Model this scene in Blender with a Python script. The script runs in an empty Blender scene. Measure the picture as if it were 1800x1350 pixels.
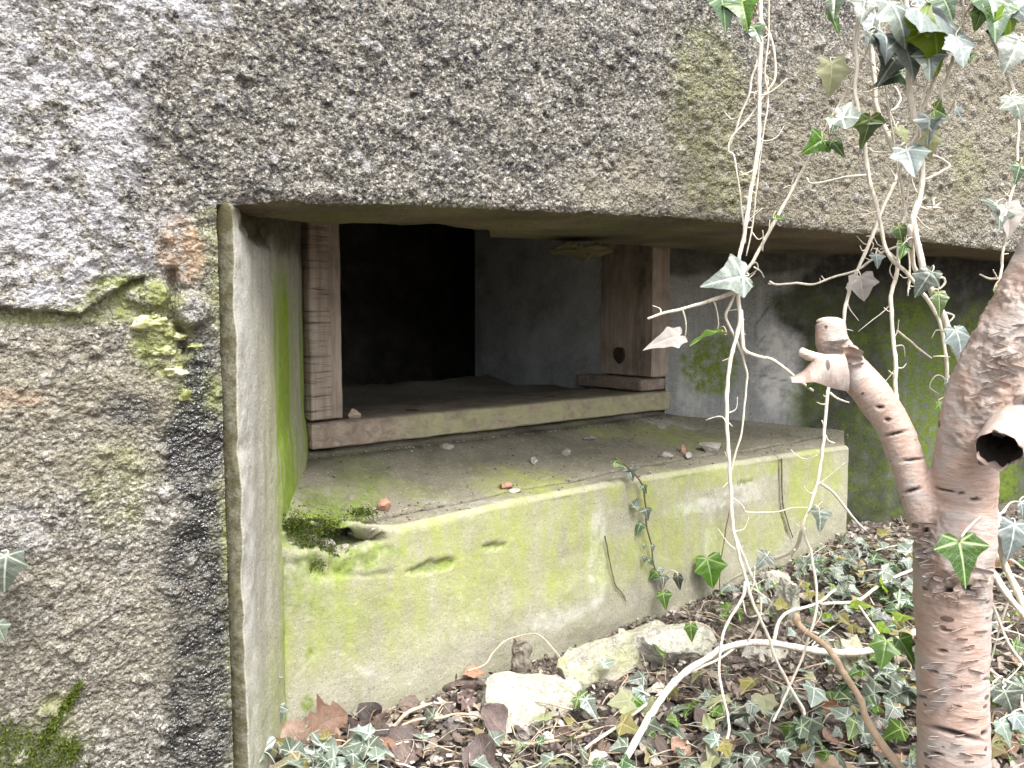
import bpy, bmesh, math, random
import numpy as np
from mathutils import Vector, Matrix, Quaternion

scene = bpy.context.scene
COL = scene.collection
RAD = math.radians
rnd = random.Random(11)
rng = np.random.default_rng(5)

# ------------------------------------------------------------------ camera
EYE = 0.68                       # camera height above the ground by the apron wall (m)
FPX = 1400.0                     # focal length in pixels of the 1800 px wide photograph
PITCH = RAD(4.9)
cam_d = bpy.data.cameras.new('camera')
cam = bpy.data.objects.new('camera', cam_d)
COL.objects.link(cam)
cam.location = (0, 0, EYE)
cam.rotation_euler = (RAD(90) - PITCH, 0, 0)
cam_d.sensor_width = 36.0
cam_d.lens = 36.0 * FPX / 1800.0
cam_d.clip_start = 0.02
cam_d.clip_end = 500
scene.camera = cam

# ------------------------------------------------------------------ light: bright overcast
SUN_EL, SUN_AZ = 60, 152          # azimuth measured clockwise from +Y (the way the camera looks)
world = bpy.data.worlds.new('World')
scene.world = world
world.use_nodes = True
wn = world.node_tree
wn.nodes.clear()
sky = wn.nodes.new('ShaderNodeTexSky')
sky.sky_type = 'NISHITA'
sky.sun_disc = False
sky.sun_elevation = RAD(SUN_EL)
sky.sun_rotation = RAD(SUN_AZ)
sky.air_density = 1.0
sky.dust_density = 4.0
hs = wn.nodes.new('ShaderNodeHueSaturation')   # cloud cover: the sky's light is nearly white
hs.inputs['Saturation'].default_value = 0.22
bg = wn.nodes.new('ShaderNodeBackground')
bg.inputs['Strength'].default_value = 0.11
wo = wn.nodes.new('ShaderNodeOutputWorld')
wn.links.new(sky.outputs[0], hs.inputs['Color'])
wn.links.new(hs.outputs[0], bg.inputs['Color'])
wn.links.new(bg.outputs[0], wo.inputs['Surface'])

sun_d = bpy.data.lights.new('sun', 'SUN')
sun_d.energy = 1.5
sun_d.angle = RAD(22)
sun_d.color = (1.0, 0.97, 0.92)
sun = bpy.data.objects.new('sun', sun_d)
COL.objects.link(sun)
_sd = Vector((math.sin(RAD(SUN_AZ)) * math.cos(RAD(SUN_EL)), math.cos(RAD(SUN_AZ)) * math.cos(RAD(SUN_EL)), math.sin(RAD(SUN_EL))))
sun.rotation_euler = (-_sd).to_track_quat('-Z', 'Y').to_euler()
sun.location = (0, -3, 6)

scene.view_settings.view_transform = 'Standard'
scene.view_settings.look = 'None'
scene.view_settings.gamma = 1.0
scene.view_settings.exposure = 1.88
scene.cycles.max_bounces = 5
scene.cycles.diffuse_bounces = 4
scene.cycles.glossy_bounces = 2
scene.cycles.transmission_bounces = 3
scene.cycles.caustics_reflective = False
scene.cycles.caustics_refractive = False
scene.cycles.use_denoising = True
scene.cycles.use_adaptive_sampling = True
scene.cycles.adaptive_threshold = 0.03
scene.render.filter_size = 1.15

# ------------------------------------------------------------------ helpers: space
def ray(u, v):
    a = (u - 900.0) / FPX
    b = -(v - 675.0) / FPX
    c, s = math.cos(PITCH), math.sin(PITCH)
    return np.array([a, c + b * s, -s + b * c])
ORG = np.array([0.0, 0.0, EYE])
def at(u, v, Y):
    d = ray(u, v)
    return ORG + d * (Y / d[1])
def at_z(u, v, z):
    d = ray(u, v)
    return ORG + d * ((z - EYE) / d[2])
class Plane:
    """a vertical plane: s metres along, z up; n points into the wall"""
    def __init__(self, p, ang):
        self.p = np.array([p[0], p[1]])
        self.d = np.array([math.sin(RAD(ang)), math.cos(RAD(ang))])
        self.n = np.array([-self.d[1], self.d[0]])
    def hit(self, u, v):
        r = ray(u, v)
        t = np.dot(self.p, self.n) / np.dot(r[:2], self.n)
        q = ORG + r * t
        return q
    def st(self, u, v):
        q = self.hit(u, v)
        return float(np.dot(q[:2] - self.p, self.d)), float(q[2])
    def scale(self, u, v):
        return self.hit(u, v)[1] / FPX
    def pt(self, s, z, depth=0.0):
        s, z = np.asarray(s, float), np.asarray(z, float)
        depth = np.asarray(depth, float) + 0 * s
        return np.stack([self.p[0] + self.d[0] * s + self.n[0] * depth, self.p[1] + self.d[1] * s + self.n[1] * depth, z + 0 * s], -1)

# ------------------------------------------------------------------ helpers: noise
def _h(ix, iy, iz, seed):
    h = (ix.astype(np.int64) * 374761393 + iy.astype(np.int64) * 668265263 + iz.astype(np.int64) * 2147483647 + seed * 1274126177) & 0xFFFFFFFF
    h = ((h ^ (h >> 13)) * 1274126177) & 0xFFFFFFFF
    h = ((h ^ (h >> 16)) * 2246822519) & 0xFFFFFFFF
    return ((h ^ (h >> 15)) & 0xFFFFFF) / float(0xFFFFFF)
def vnoise(P, scale, seed=0):
    """value noise in -1..1"""
    q = P * scale
    f = np.floor(q)
    w = q - f
    w = w * w * w * (w * (w * 6 - 15) + 10)
    i = f.astype(np.int64)
    r = 0
    for dx in (0, 1):
        for dy in (0, 1):
            for dz in (0, 1):
                k = (w[..., 0] if dx else 1 - w[..., 0]) * (w[..., 1] if dy else 1 - w[..., 1]) * (w[..., 2] if dz else 1 - w[..., 2])
                r = r + k * _h(i[..., 0] + dx, i[..., 1] + dy, i[..., 2] + dz, seed)
    return r * 2 - 1
def fbm(P, scale, octv=4, gain=0.5, seed=0):
    a, r, t = 1.0, 0, 0
    for o in range(octv):
        r = r + a * vnoise(P, scale * 2.03 ** o, seed + o * 17)
        t += a
        a *= gain
    return r / t
def worley(P2, scale, seed=0):
    """F1, F2 and the cell's random number, on a plane"""
    q = P2 * scale
    f = np.floor(q).astype(np.int64)
    w = q - f
    F1 = np.full(q.shape[:-1], 9.0)
    F2 = np.full(q.shape[:-1], 9.0)
    idr = np.zeros(q.shape[:-1])
    z = np.zeros_like(f[..., 0])
    for dx in (-1, 0, 1):
        for dy in (-1, 0, 1):
            cx, cy = f[..., 0] + dx, f[..., 1] + dy
            jx, jy, jr = _h(cx, cy, z, seed), _h(cx, cy, z + 1, seed), _h(cx, cy, z + 2, seed)
            d = np.hypot(dx + jx - w[..., 0], dy + jy - w[..., 1])
            n = d < F1
            F2 = np.where(n, F1, np.minimum(F2, d))
            idr = np.where(n, jr, idr)
            F1 = np.where(n, d, F1)
    return F1, F2, idr
def sstep(a, b, x):
    t = np.clip((x - a) / (b - a), 0, 1)
    return t * t * (3 - 2 * t)
def blobs(S, Z, pl, lst, W=0.0):
    """soft ellipses: (u, v, ru, rv, amount) given where they lie on the plane pl"""
    r = np.zeros_like(S)
    for (u, v, ru, rv, a) in lst:
        s, z = pl.st(u, v)
        k = pl.scale(u, v)
        cosf = abs(np.dot(pl.d, np.array([1.0, 0.0])))
        d = np.hypot((S - s) / (ru * k / max(cosf, .5)), (Z - z) / (rv * k)) + W
        r = np.maximum(r, a * (1 - sstep(0.55, 1.15, d)))
    return r
def seg_dist(S, Z, pts):
    r = np.full(S.shape, 9.0)
    for (a, b) in zip(pts[:-1], pts[1:]):
        a, b = np.array(a), np.array(b)
        d = b - a
        t = np.clip(((S - a[0]) * d[0] + (Z - a[1]) * d[1]) / max(np.dot(d, d), 1e-12), 0, 1)
        r = np.minimum(r, np.hypot(S - a[0] - d[0] * t, Z - a[1] - d[1] * t))
    return r
def in_poly(S, Z, poly):
    r = np.zeros(S.shape, bool)
    n = len(poly)
    for i in range(n):
        (x1, y1), (x2, y2) = poly[i], poly[(i + 1) % n]
        c = ((y1 > Z) != (y2 > Z)) & (S < (x2 - x1) * (Z - y1) / (y2 - y1 + 1e-12) + x1)
        r ^= c
    return r

# ------------------------------------------------------------------ helpers: objects
def link(o, parent=None):
    COL.objects.link(o)
    if parent is not None:
        o.parent = parent
    return o
def tag(o, label=None, cat=None, group=None, kind=None):
    if label: o['label'] = label
    if cat: o['category'] = cat
    if group: o['group'] = group
    if kind: o['kind'] = kind
    return o
def thing(name, label, cat, loc=(0, 0, 0), group=None):
    o = bpy.data.objects.new(name, None)
    o.empty_display_size = 0.05
    o.location = Vector([float(c) for c in loc])
    link(o)
    o.matrix_world = Matrix.Translation(o.location)
    return tag(o, label, cat, group)
def to_mesh(name, V, F, mat=None, smooth=True, attrs=None, uv=None):
    me = bpy.data.meshes.new(name)
    V = np.ascontiguousarray(V, dtype=np.float32).reshape(-1, 3)
    if isinstance(F, np.ndarray):
        n, k = F.shape
        me.vertices.add(len(V)); me.vertices.foreach_set('co', V.ravel())
        me.loops.add(n * k); me.loops.foreach_set('vertex_index', np.ascontiguousarray(F, np.int32).ravel())
        me.polygons.add(n)
        me.polygons.foreach_set('loop_start', np.arange(0, n * k, k, dtype=np.int32))
        me.polygons.foreach_set('loop_total', np.full(n, k, dtype=np.int32))
        me.update(calc_edges=True)
    else:
        me.from_pydata(V.tolist(), [], F)
    me.polygons.foreach_set('use_smooth', np.full(len(me.polygons), smooth, dtype=bool))
    if attrs:
        for k, a in attrs.items():
            t = me.attributes.new(k, 'FLOAT', 'POINT')
            t.data.foreach_set('value', np.ascontiguousarray(a, np.float32).ravel())
    if uv is not None:
        ul = me.uv_layers.new(name='UVMap')
        li = np.zeros(len(me.loops), np.int32)
        me.loops.foreach_get('vertex_index', li)
        ul.data.foreach_set('uv', np.ascontiguousarray(np.asarray(uv, np.float32)[li]).ravel())
    if mat: me.materials.append(mat)
    me.validate()
    return me
def place(name, me, parent=None):
    """mesh given in world coordinates, hung under its parent"""
    o = bpy.data.objects.new(name, me)
    link(o, parent)
    if parent is not None:
        o.matrix_parent_inverse = parent.matrix_world.inverted()
    return o
def mesh_obj(name, V, F, mat, parent=None, smooth=True, attrs=None, uv=None):
    return place(name, to_mesh(name, V, F, mat, smooth, attrs, uv), parent)
def grid_faces(nr, nc, keep=None):
    i = np.arange(nr * nc).reshape(nr, nc)
    q = np.stack([i[:-1, :-1], i[:-1, 1:], i[1:, 1:], i[1:, :-1]], -1)
    q = q[keep] if keep is not None else q.reshape(-1, 4)
    return q
def compact(V, F, attrs):
    used = np.unique(F)
    m = np.zeros(len(V), np.int64)
    m[used] = np.arange(len(used))
    return V[used], m[F].astype(np.int32), {k: a.ravel()[used] for k, a in attrs.items()}
def grid_obj(name, V, mat, parent, attrs=None, keep=None, flip=False):
    nr, nc = V.shape[:2]
    F = grid_faces(nr, nc, keep)
    if flip: F = F[:, ::-1]
    V2, F2, A2 = compact(V.reshape(-1, 3), F, attrs or {})
    return mesh_obj(name, V2, F2, mat, parent, True, A2)
def axis(a, b, fine, step, coarse=0.05, lo=None, hi=None):
    """fine spacing from a to b, coarse out to lo and hi"""
    parts = []
    if lo is not None and lo < a: parts.append(np.arange(lo, a - 1e-6, coarse))
    parts.append(np.arange(a, b, fine))
    parts.append(np.array([b]))
    if hi is not None and hi > b: parts.append(np.arange(b + coarse, hi + coarse, coarse))
    return np.concatenate(parts)

# ------------------------------------------------------------------ helpers: materials
class NB:
    def __init__(s, name):
        s.m = bpy.data.materials.new(name)
        s.m.use_nodes = True
        s.nt = s.m.node_tree
        s.nt.nodes.clear()
        s.out = s.nt.nodes.new('ShaderNodeOutputMaterial')
        s.b = s.nt.nodes.new('ShaderNodeBsdfPrincipled')
        s.nt.links.new(s.b.outputs[0], s.out.inputs['Surface'])
        s._co = None
    def put(s, sock, v):
        if isinstance(v, bpy.types.NodeSocket): s.nt.links.new(v, sock)
        elif isinstance(v, (tuple, list)) and len(v) == 3 and sock.type == 'RGBA': sock.default_value = (*v, 1)
        else: sock.default_value = v
    def n(s, t, ins=None, **props):
        nd = s.nt.nodes.new(t)
        for k, v in props.items(): setattr(nd, k, v)
        for k, v in (ins or {}).items(): s.put(nd.inputs[k], v)
        return nd
    def co(s, kind='Object'):
        return s.n('ShaderNodeTexCoord').outputs[kind]
    def scaled(s, vec, sc):
        return s.n('ShaderNodeVectorMath', {0: vec, 1: sc}, operation='MULTIPLY').outputs[0]
    def noise(s, scale, detail=3, rough=0.55, vec=None, dist=0.0):
        nd = s.n('ShaderNodeTexNoise', {'Scale': scale, 'Detail': detail, 'Roughness': rough, 'Distortion': dist})
        s.put(nd.inputs['Vector'], vec if vec is not None else s.co())
        return nd.outputs[0]
    def vor(s, scale, feature='F1', vec=None, out=0, rand=1.0):
        nd = s.n('ShaderNodeTexVoronoi', {'Scale': scale, 'Randomness': rand}, feature=feature)
        s.put(nd.inputs['Vector'], vec if vec is not None else s.co())
        return nd.outputs[out]
    def mix(s, f, a, b, blend='MIX'):
        nd = s.n('ShaderNodeMix', data_type='RGBA', blend_type=blend)
        s.put(nd.inputs[0], f); s.put(nd.inputs[6], a); s.put(nd.inputs[7], b)
        return nd.outputs[2]
    def math(s, op, a, b=0.0, clamp=False):
        nd = s.n('ShaderNodeMath', {0: a, 1: b}, operation=op, use_clamp=clamp)
        return nd.outputs[0]
    def rng(s, v, a, b, c=0.0, d=1.0):
        return s.n('ShaderNodeMapRange', {0: v, 1: a, 2: b, 3: c, 4: d}).outputs[0]
    def attr(s, name):
        return s.n('ShaderNodeAttribute', attribute_name=name).outputs['Fac']
    def ramp(s, f, stops):
        nd = s.n('ShaderNodeValToRGB', {0: f})
        e = nd.color_ramp.elements
        e[0].position, e[0].color = stops[0][0], (*stops[0][1], 1)
        e[1].position, e[1].color = stops[-1][0], (*stops[-1][1], 1)
        for p, c in stops[1:-1]:
            x = e.new(p); x.color = (*c, 1)
        return nd.outputs[0]
    def bump(s, h, strength=0.5, dist=0.005, normal=None):
        nd = s.n('ShaderNodeBump', {'Height': h, 'Strength': strength, 'Distance': dist})
        if normal is not None: s.put(nd.inputs['Normal'], normal)
        return nd.outputs[0]
    def done(s, color, rough=0.85, normal=None, spec=0.3, **kw):
        s.put(s.b.inputs['Base Color'], color)
        s.put(s.b.inputs['Roughness'], rough)
        s.put(s.b.inputs['Specular IOR Level'], spec)
        if normal is not None: s.put(s.b.inputs['Normal'], normal)
        for k, v in kw.items(): s.put(s.b.inputs[k], v)
        return s.m

# ================================================================== materials of the bunker
def m_render_wall():
    """coarse pebbly render; masks say where lichen, grime, wet, algae, bare render lie"""
    b = NB('rough_render')
    co = b.co()
    warp = b.n('ShaderNodeVectorMath', {0: co, 1: b.scaled(b.n('ShaderNodeTexNoise', {'Vector': co, 'Scale': 90.0}).outputs[1], (.006, .006, .006))}, operation='ADD').outputs[0]
    c1 = b.vor(250, 'F1', warp, 1)
    g1 = b.n('ShaderNodeSeparateColor', {0: c1}).outputs[0]
    c2 = b.vor(560, 'F1', warp, 1)
    g2 = b.n('ShaderNodeSeparateColor', {0: c2}).outputs[1]
    grain = b.ramp(g1, [(0, (.020, .019, .019)), (.3, (.07, .067, .061)), (.52, (.175, .168, .15)), (.78, (.37, .355, .325)), (1, (.62, .60, .56))])
    fine = b.ramp(g2, [(0, (.045, .04, .034)), (.45, (.18, .16, .125)), (1, (.54, .50, .42))])
    col = b.mix(.45, grain, fine)
    big = b.noise(7, 3, .6)
    col = b.mix(b.rng(big, .42, .75, 0, .25), col, (.2, .185, .155))
    # buff bare render, cleaner towards the right
    buff = b.mix(b.rng(g2, 0, 1, 0, .55), (.15, .135, .10), (.40, .36, .275))
    col = b.mix(b.math('MULTIPLY', b.attr('buff'), b.rng(b.noise(22, 4), .25, .6), True), col, buff)
    # black grime between the grains
    gn = b.rng(b.noise(120, 3, .8), .43, .60)
    gr = b.math('MULTIPLY', b.math('MULTIPLY', b.attr('grime'), b.rng(b.noise(19, 3, .65), .36, .62, .45, 1.35)), gn, True)
    col = b.mix(b.math('MULTIPLY', gr, .92), col, b.mix(b.noise(13, 2), (.018, .017, .015), (.036, .037, .050)))
    # pale lichen
    ln = b.rng(b.noise(36, 4, .78), .42, .54)
    li = b.math('MULTIPLY', b.attr('pale'), ln, True)
    col = b.mix(li, col, b.mix(b.rng(g2, 0, 1), (.24, .235, .245), (.50, .49, .51)))
    # rust-coloured patch
    col = b.mix(b.math('MULTIPLY', b.attr('rust'), b.rng(b.noise(55, 4, .7), .38, .6, .05, .8), True), col, (.38, .25, .16))
    # algae
    al = b.math('MULTIPLY', b.attr('algae'), b.rng(b.noise(35, 3, .65), .3, .62, .15, 1), True)
    col = b.mix(b.math('MULTIPLY', al, .85), col, b.mix(b.noise(60, 3), (.10, .12, .025), (.30, .33, .09)))
    wet = b.math('MULTIPLY', b.attr('wet'), b.rng(b.noise(34, 3, .75), .28, .55, .3, 1.1), True)
    col = b.mix(b.math('MULTIPLY', wet, .95), col, (.010, .010, .009))
    rough = b.rng(b.math('MAXIMUM', wet, b.math('MULTIPLY', gr, .35)), 0, 1, .85, .10)
    h = b.math('ADD', b.noise(260, 2, .6), b.math('MULTIPLY', b.vor(210, 'F1'), -.7))
    return b.done(col, rough, b.bump(h, .9, .004), spec=b.rng(wet, 0, 1, .25, 1.0))
def m_concrete(name, base=(.33, .31, .27), dark=(.16, .15, .13), pale=(.55, .53, .5), streak=False):
    """smooth weathered concrete with the masks algae, moss, grime, pale, wet, rust"""
    b = NB(name)
    co = b.co()
    sv = b.scaled(co, (38, 38, 2.2)) if streak else b.scaled(co, (9, 9, 9))
    n1 = b.noise(1.0, 4, .62, sv)
    n2 = b.noise(60, 3, .7)
    col = b.mix(b.rng(n1, .3, .7), dark, base)
    col = b.mix(b.rng(n2, .52, .78, 0, .55), col, pale)
    gv = b.n('ShaderNodeSeparateColor', {0: b.vor(420, 'F1', None, 1)}).outputs[0]
    col = b.mix(b.rng(gv, .0, .14, .55, 0), col, (.09, .085, .07))
    col = b.mix(b.rng(gv, .93, 1, 0, .35), col, (.6, .58, .53))
    col = b.mix(b.math('MULTIPLY', b.attr('pale'), b.rng(b.noise(30, 3, .6), .3, .6), True), col, (.56, .55, .53))
    col = b.mix(b.math('MULTIPLY', b.attr('rust'), b.rng(b.noise(45, 3, .65), .3, .6, .3, 1), True), col, b.mix(n2, (.10, .06, .035), (.30, .20, .13)))
    an = b.rng(b.noise(1.0, 3, .65, b.scaled(co, (26, 26, 7))), .3, .62, .12, 1)
    al = b.math('MULTIPLY', b.attr('algae'), an, True)
    al = b.math('MULTIPLY', al, b.rng(b.noise(210, 2, .7), .3, .65, .45, 1.15), True)
    col = b.mix(b.math('MULTIPLY', al, .92), col, b.mix(n2, (.22, .265, .05), (.37, .405, .115)))
    col = b.mix(b.math('MULTIPLY', b.attr('lime'), b.rng(b.noise(1.0, 3, .6, b.scaled(co, (90, 90, 5))), .28, .55, .1, 1), True), col, b.mix(n2, (.15, .23, .02), (.29, .38, .06)))
    gr = b.math('MULTIPLY', b.attr('grime'), b.rng(b.noise(24, 4, .7), .2, .55, .55, 1), True)
    col = b.mix(b.math('MULTIPLY', gr, .92), col, (.018, .017, .012))
    mo = b.math('MULTIPLY', b.attr('moss'), b.rng(b.noise(48, 4, .7), .34, .58, .1, 1), True)
    col = b.mix(b.math('MULTIPLY', mo, .92), col, b.mix(b.noise(140, 3), (.035, .055, .010), (.24, .34, .03)))
    col = b.mix(b.math('MULTIPLY', b.attr('olive'), b.rng(b.noise(50, 4, .75), .3, .6, .35, 1), True), col, b.mix(b.noise(1.0, 4, .7, b.scaled(co, (60, 60, 16))), (.020, .020, .010), (.115, .098, .048)))
    wet = b.attr('wet')
    col = b.mix(b.math('MULTIPLY', wet, .75), col, (.30, .30, .25), 'MULTIPLY')
    return b.done(col, b.rng(wet, 0, 1, .88, .65), b.bump(b.noise(130, 3, .75), .6, .003), spec=.3)
ATTRS = ('algae', 'moss', 'grime', 'pale', 'wet', 'rust', 'lime', 'olive')
def A(shape, **kw):
    d = {k: np.zeros(shape) for k in ATTRS}
    d.update(kw)
    return d

MAT_WALL = m_render_wall()
MAT_REVEAL = m_concrete('reveal_concrete', (.39, .375, .32), (.29, .275, .225), (.46, .44, .395), True)
MAT_APRON = m_concrete('apron_concrete', (.37, .35, .285), (.26, .24, .19), (.47, .45, .40))
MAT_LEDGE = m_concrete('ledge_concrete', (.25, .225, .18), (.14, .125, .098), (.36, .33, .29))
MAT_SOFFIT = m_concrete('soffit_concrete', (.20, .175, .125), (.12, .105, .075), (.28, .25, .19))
MAT_CHEEK = m_concrete('cheek_concrete', (.36, .37, .365), (.22, .225, .22), (.46, .46, .45), True)
MAT_INNER = m_concrete('inner_concrete', (.50, .53, .545), (.24, .26, .265), (.58, .60, .61))
MAT_ROOM = m_concrete('room_concrete', (.34, .32, .28), (.12, .11, .10), (.42, .40, .37))

# ================================================================== plan of the bunker
P_A = at(415, 600, 1.08)                      # outer arris of the embrasure
WALL = Plane(P_A, 61.2)                       # the rendered front wall
P_B = at(497, 1000, 1.28)                     # where the apron wall starts
APRON = Plane(P_B, 57.5)
P_C = at(541, 600, 1.55)                      # front left corner of the wooden frame
FRAME = Plane(P_C, 50.5)
S0 = WALL.st(388, 600)[0]                     # the render stops here, the smooth arris band starts
LINT = [(300, 366), (388, 362), (430, 358), (541, 357), (700, 361), (900, 369), (1200, 383), (1400, 401), (1600, 421), (1800, 446), (1900, 459)]
_ls = [WALL.st(u, v) for u, v in LINT]
def z_lintel(s):
    return np.interp(s, [a for a, _ in _ls], [c for _, c in _ls])
S_END = 2.95                                  # right end of the opening, out of the frame
def ground_z(x, y):
    x, y = np.asarray(x, float), np.asarray(y, float)
    P = np.stack([x, y, 0 * x], -1)
    g = np.interp(x, [-1.5, -.4, .12, .26, .55, .88, 1.4, 3], [-.03, -.012, -.010, .012, .045, .105, .15, .2])
    g = -.012 + (g + .012) * np.clip((y - .5) / 1.2, .25, 1)
    return g - .012 + .010 * fbm(P, 5, 3, .5, 3)
bunker = thing('bunker', 'mossy old concrete bunker wall with a deep low embrasure opening', 'bunker', (P_A[0], P_A[1], EYE - .66))

# ---- front wall
sx = np.concatenate([np.arange(-1.6, -.34, .04), np.arange(-.34, .75, .0026), np.arange(.75, 2.05, .004), np.arange(2.05, 3.6, .03)])
sx = np.sort(np.append(sx[np.abs(sx - S0) > .0012], S0))
zb = np.concatenate([np.arange(-.25, -.02, .03), np.arange(-.02, 1.12, .0026), np.arange(1.12, 1.56, .004), np.arange(1.56, 2.5, .04)])
ZL0 = float(z_lintel(np.array([0.3]))[0])
zb = np.sort(np.append(zb[np.abs(zb - ZL0) > .0012], ZL0))
jl, il = int(np.argmin(abs(zb - ZL0))), int(np.argmin(abs(sx - S0)))
S, Zg = np.meshgrid(sx, zb)
Z = Zg + (z_lintel(S) - ZL0) * np.exp(-((Zg - ZL0) / .30) ** 2)
P3 = np.stack([S, Z, 0 * S], -1)
w1, w2 = fbm(P3, 14, 3, .5, 7), fbm(P3, 55, 2, .5, 9)
Wp = np.stack([S + .006 * w1 + .002 * w2 + .25 * Z * .3, Z + .005 * w2], -1)
F1, F2, cid = worley(Wp * np.array([1, 1.35]), 165, 2)
G1, G2, gid = worley(Wp * np.array([1, 1.25]), 260, 4)
relief = .0044 * (1 - F1) * (.30 + cid) + .0028 * (1 - G1) * gid + .006 * fbm(P3, 7, 3, .5, 1) + .0034 * w1 + .0016 * w2
rid = fbm(np.stack([S * 18, Z * 55 + S * 16, 0 * S], -1), 1.0, 3, .55, 21)
B1, B2, bid = worley(Wp, 42, 6)
peb = (bid > .78) * sstep(.42, .22, B1)                   # larger stones showing through, and pits where some fell out
pit = (bid < .07) * sstep(.36, .15, B1)
relief = relief + .0022 * rid + .0045 * peb - .004 * pit
# upper coat of render stands proud of the lower part on the left; its broken edge runs across
edge = [WALL.st(u, v) for u, v in [(-400, 545), (0, 540), (60, 545), (140, 550), (180, 525), (235, 492), (275, 482), (272, 440), (268, 412), (238, 404), (225, 425), (236, 445)]]
coat = in_poly(S + .004 * w2, Z + .005 * w1, edge[:9] + [WALL.st(300, 400), WALL.st(390, 380), WALL.st(390, 200), WALL.st(-400, 200)])
coat = coat | (Z > WALL.st(200, 380)[1] + .01)
d_edge = seg_dist(S, Z, edge[:9])
zone = (S < S0 + .002)
up = np.where(coat, 1.0, 0.0)
relief = relief + np.where(coat | ~zone, .0, np.where(S < S0 - .09, -.007 - .012 * np.exp(-d_edge / .04), -.004))
# dark vertical crack and the lumps beside it
crk = [WALL.st(u, v) for u, v in [(303, 478), (305, 505), (302, 530), (303, 560), (318, 585), (322, 620)]]
dc = seg_dist(S + .003 * w2, Z, crk)
relief = relief - .02 * np.exp(-(dc / .0055) ** 2)
lump = blobs(S, Z, WALL, [(335, 545, 34, 34, 1), (265, 520, 38, 26, .9), (330, 440, 50, 50, .35)])
relief = relief + .014 * lump
dl0 = np.clip(Z - z_lintel(S), 0, 9)
chip = np.clip(fbm(np.stack([S, 0 * S, 0 * S], -1), 26, 4, .65, 71) - .02, 0, 1)
Z = Z + np.where(S > S0 + .01, (.007 * chip + .0010 * fbm(np.stack([S, 0 * S, 0 * S], -1), 150, 2, .6, 72)) * np.exp(-dl0 / .008), 0)
# rounded lower edge of the lintel and soft edge towards the arris
dl = Z - z_lintel(S)
relief = relief - np.where(S > S0, .007 * np.exp(-np.clip(dl, 0, 9) / .006), 0)
relief = relief - np.where(dl < .02, .004 * np.exp(-np.abs(S - S0) / .012), 0)
shade = fbm(P3, 3.2, 4, .55, 31)
pale = blobs(S, Z, WALL, [(60, 200, 170, 150, .9), (140, 60, 150, 90, .7), (60, 420, 260, 95, 1), (248, 440, 34, 46, 1.7), (190, 500, 90, 30, 1.3), (70, 505, 110, 40, 1.3), (160, 195, 45, 35, 1.3), (270, 20, 90, 45, 1), (90, 330, 120, 60, .8), (335, 545, 22, 28, 1.5), (60, 930, 70, 60, .6), (200, 480, 80, 30, .8)], .42 * w1 + .25 * fbm(P3, 9, 3, .6, 61))
pale = np.clip(pale + .45 * peb * (vnoise(P3, 40, 66) > -.2), 0, 1.5)
algae_edge = np.exp(-np.abs(S - S0) / .016) * (Z < z_lintel(S)) * np.clip(.7 + w1, 0, 1)
pale = pale * np.where(coat | (dl > 0), 1, .55)
grime = blobs(S, Z, WALL, [(560, 90, 270, 200, 1.15), (850, 170, 330, 180, .95), (330, 250, 170, 140, 1.0), (470, 230, 200, 130, 1.1), (1020, 60, 220, 110, .9), (690, 330, 350, 60, .75), (200, 380, 180, 60, .6), (1290, 60, 160, 70, .75), (1580, 235, 60, 60, .9), (1460, 30, 60, 40, .7)], .3 * shade + .12 * w1)
grime = np.clip(.9 * grime + .34 + .4 * shade + .15 * w1 - .5 * peb, 0, 1) * np.where(dl > -.02, 1, .8)
buff = blobs(S, Z, WALL, [(1500, 300, 420, 200, 1), (1750, 150, 300, 300, 1), (1150, 330, 200, 90, .8), (120, 720, 240, 160, .9), (100, 1150, 330, 240, .6)], .25 * shade)
grime = grime * (1 - .85 * blobs(S, Z, WALL, [(1560, 330, 420, 130, 1), (1780, 150, 180, 400, 1)], .2 * w1))
wet = blobs(S, Z, WALL, [(345, 800, 48, 250, 1), (345, 1150, 50, 260, .9), (345, 670, 36, 60, 1), (230, 720, 60, 40, .7), (345, 1300, 60, 120, .9), (360, 900, 36, 420, .9)], .55 * w1 + .3 * shade)
algae = blobs(S, Z, WALL, [(235, 520, 75, 45, 1), (290, 610, 60, 70, .9), (345, 700, 40, 60, .9), (120, 555, 140, 22, .7), (30, 1330, 130, 60, .6), (95, 1260, 30, 50, .5), (1240, 170, 90, 150, .45), (1260, 320, 90, 70, .4), (1700, 300, 60, 60, .3), (210, 850, 60, 100, .35)], .22 * w1)
algae = np.clip(algae + .8 * algae_edge + .5 * np.exp(-dl.clip(0) / .006) * (S > .2) * (vnoise(P3, 22, 5) > .1) * (dl >= 0), 0, 1)
rust = blobs(S, Z, WALL, [(320, 440, 42, 62, 1), (325, 480, 30, 26, .7), (30, 700, 60, 20, .5)], .2 * w1)
V = WALL.pt(S, Z, -relief)
keep = ~((np.arange(len(sx) - 1)[None, :] >= il) & (sx[:-1][None, :] < S_END) & (np.arange(len(zb) - 1)[:, None] < jl))
grid_obj('front_wall', V, MAT_WALL, bunker, dict(buff=buff, grime=grime, pale=pale, rust=rust, algae=algae, wet=wet), keep)

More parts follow.
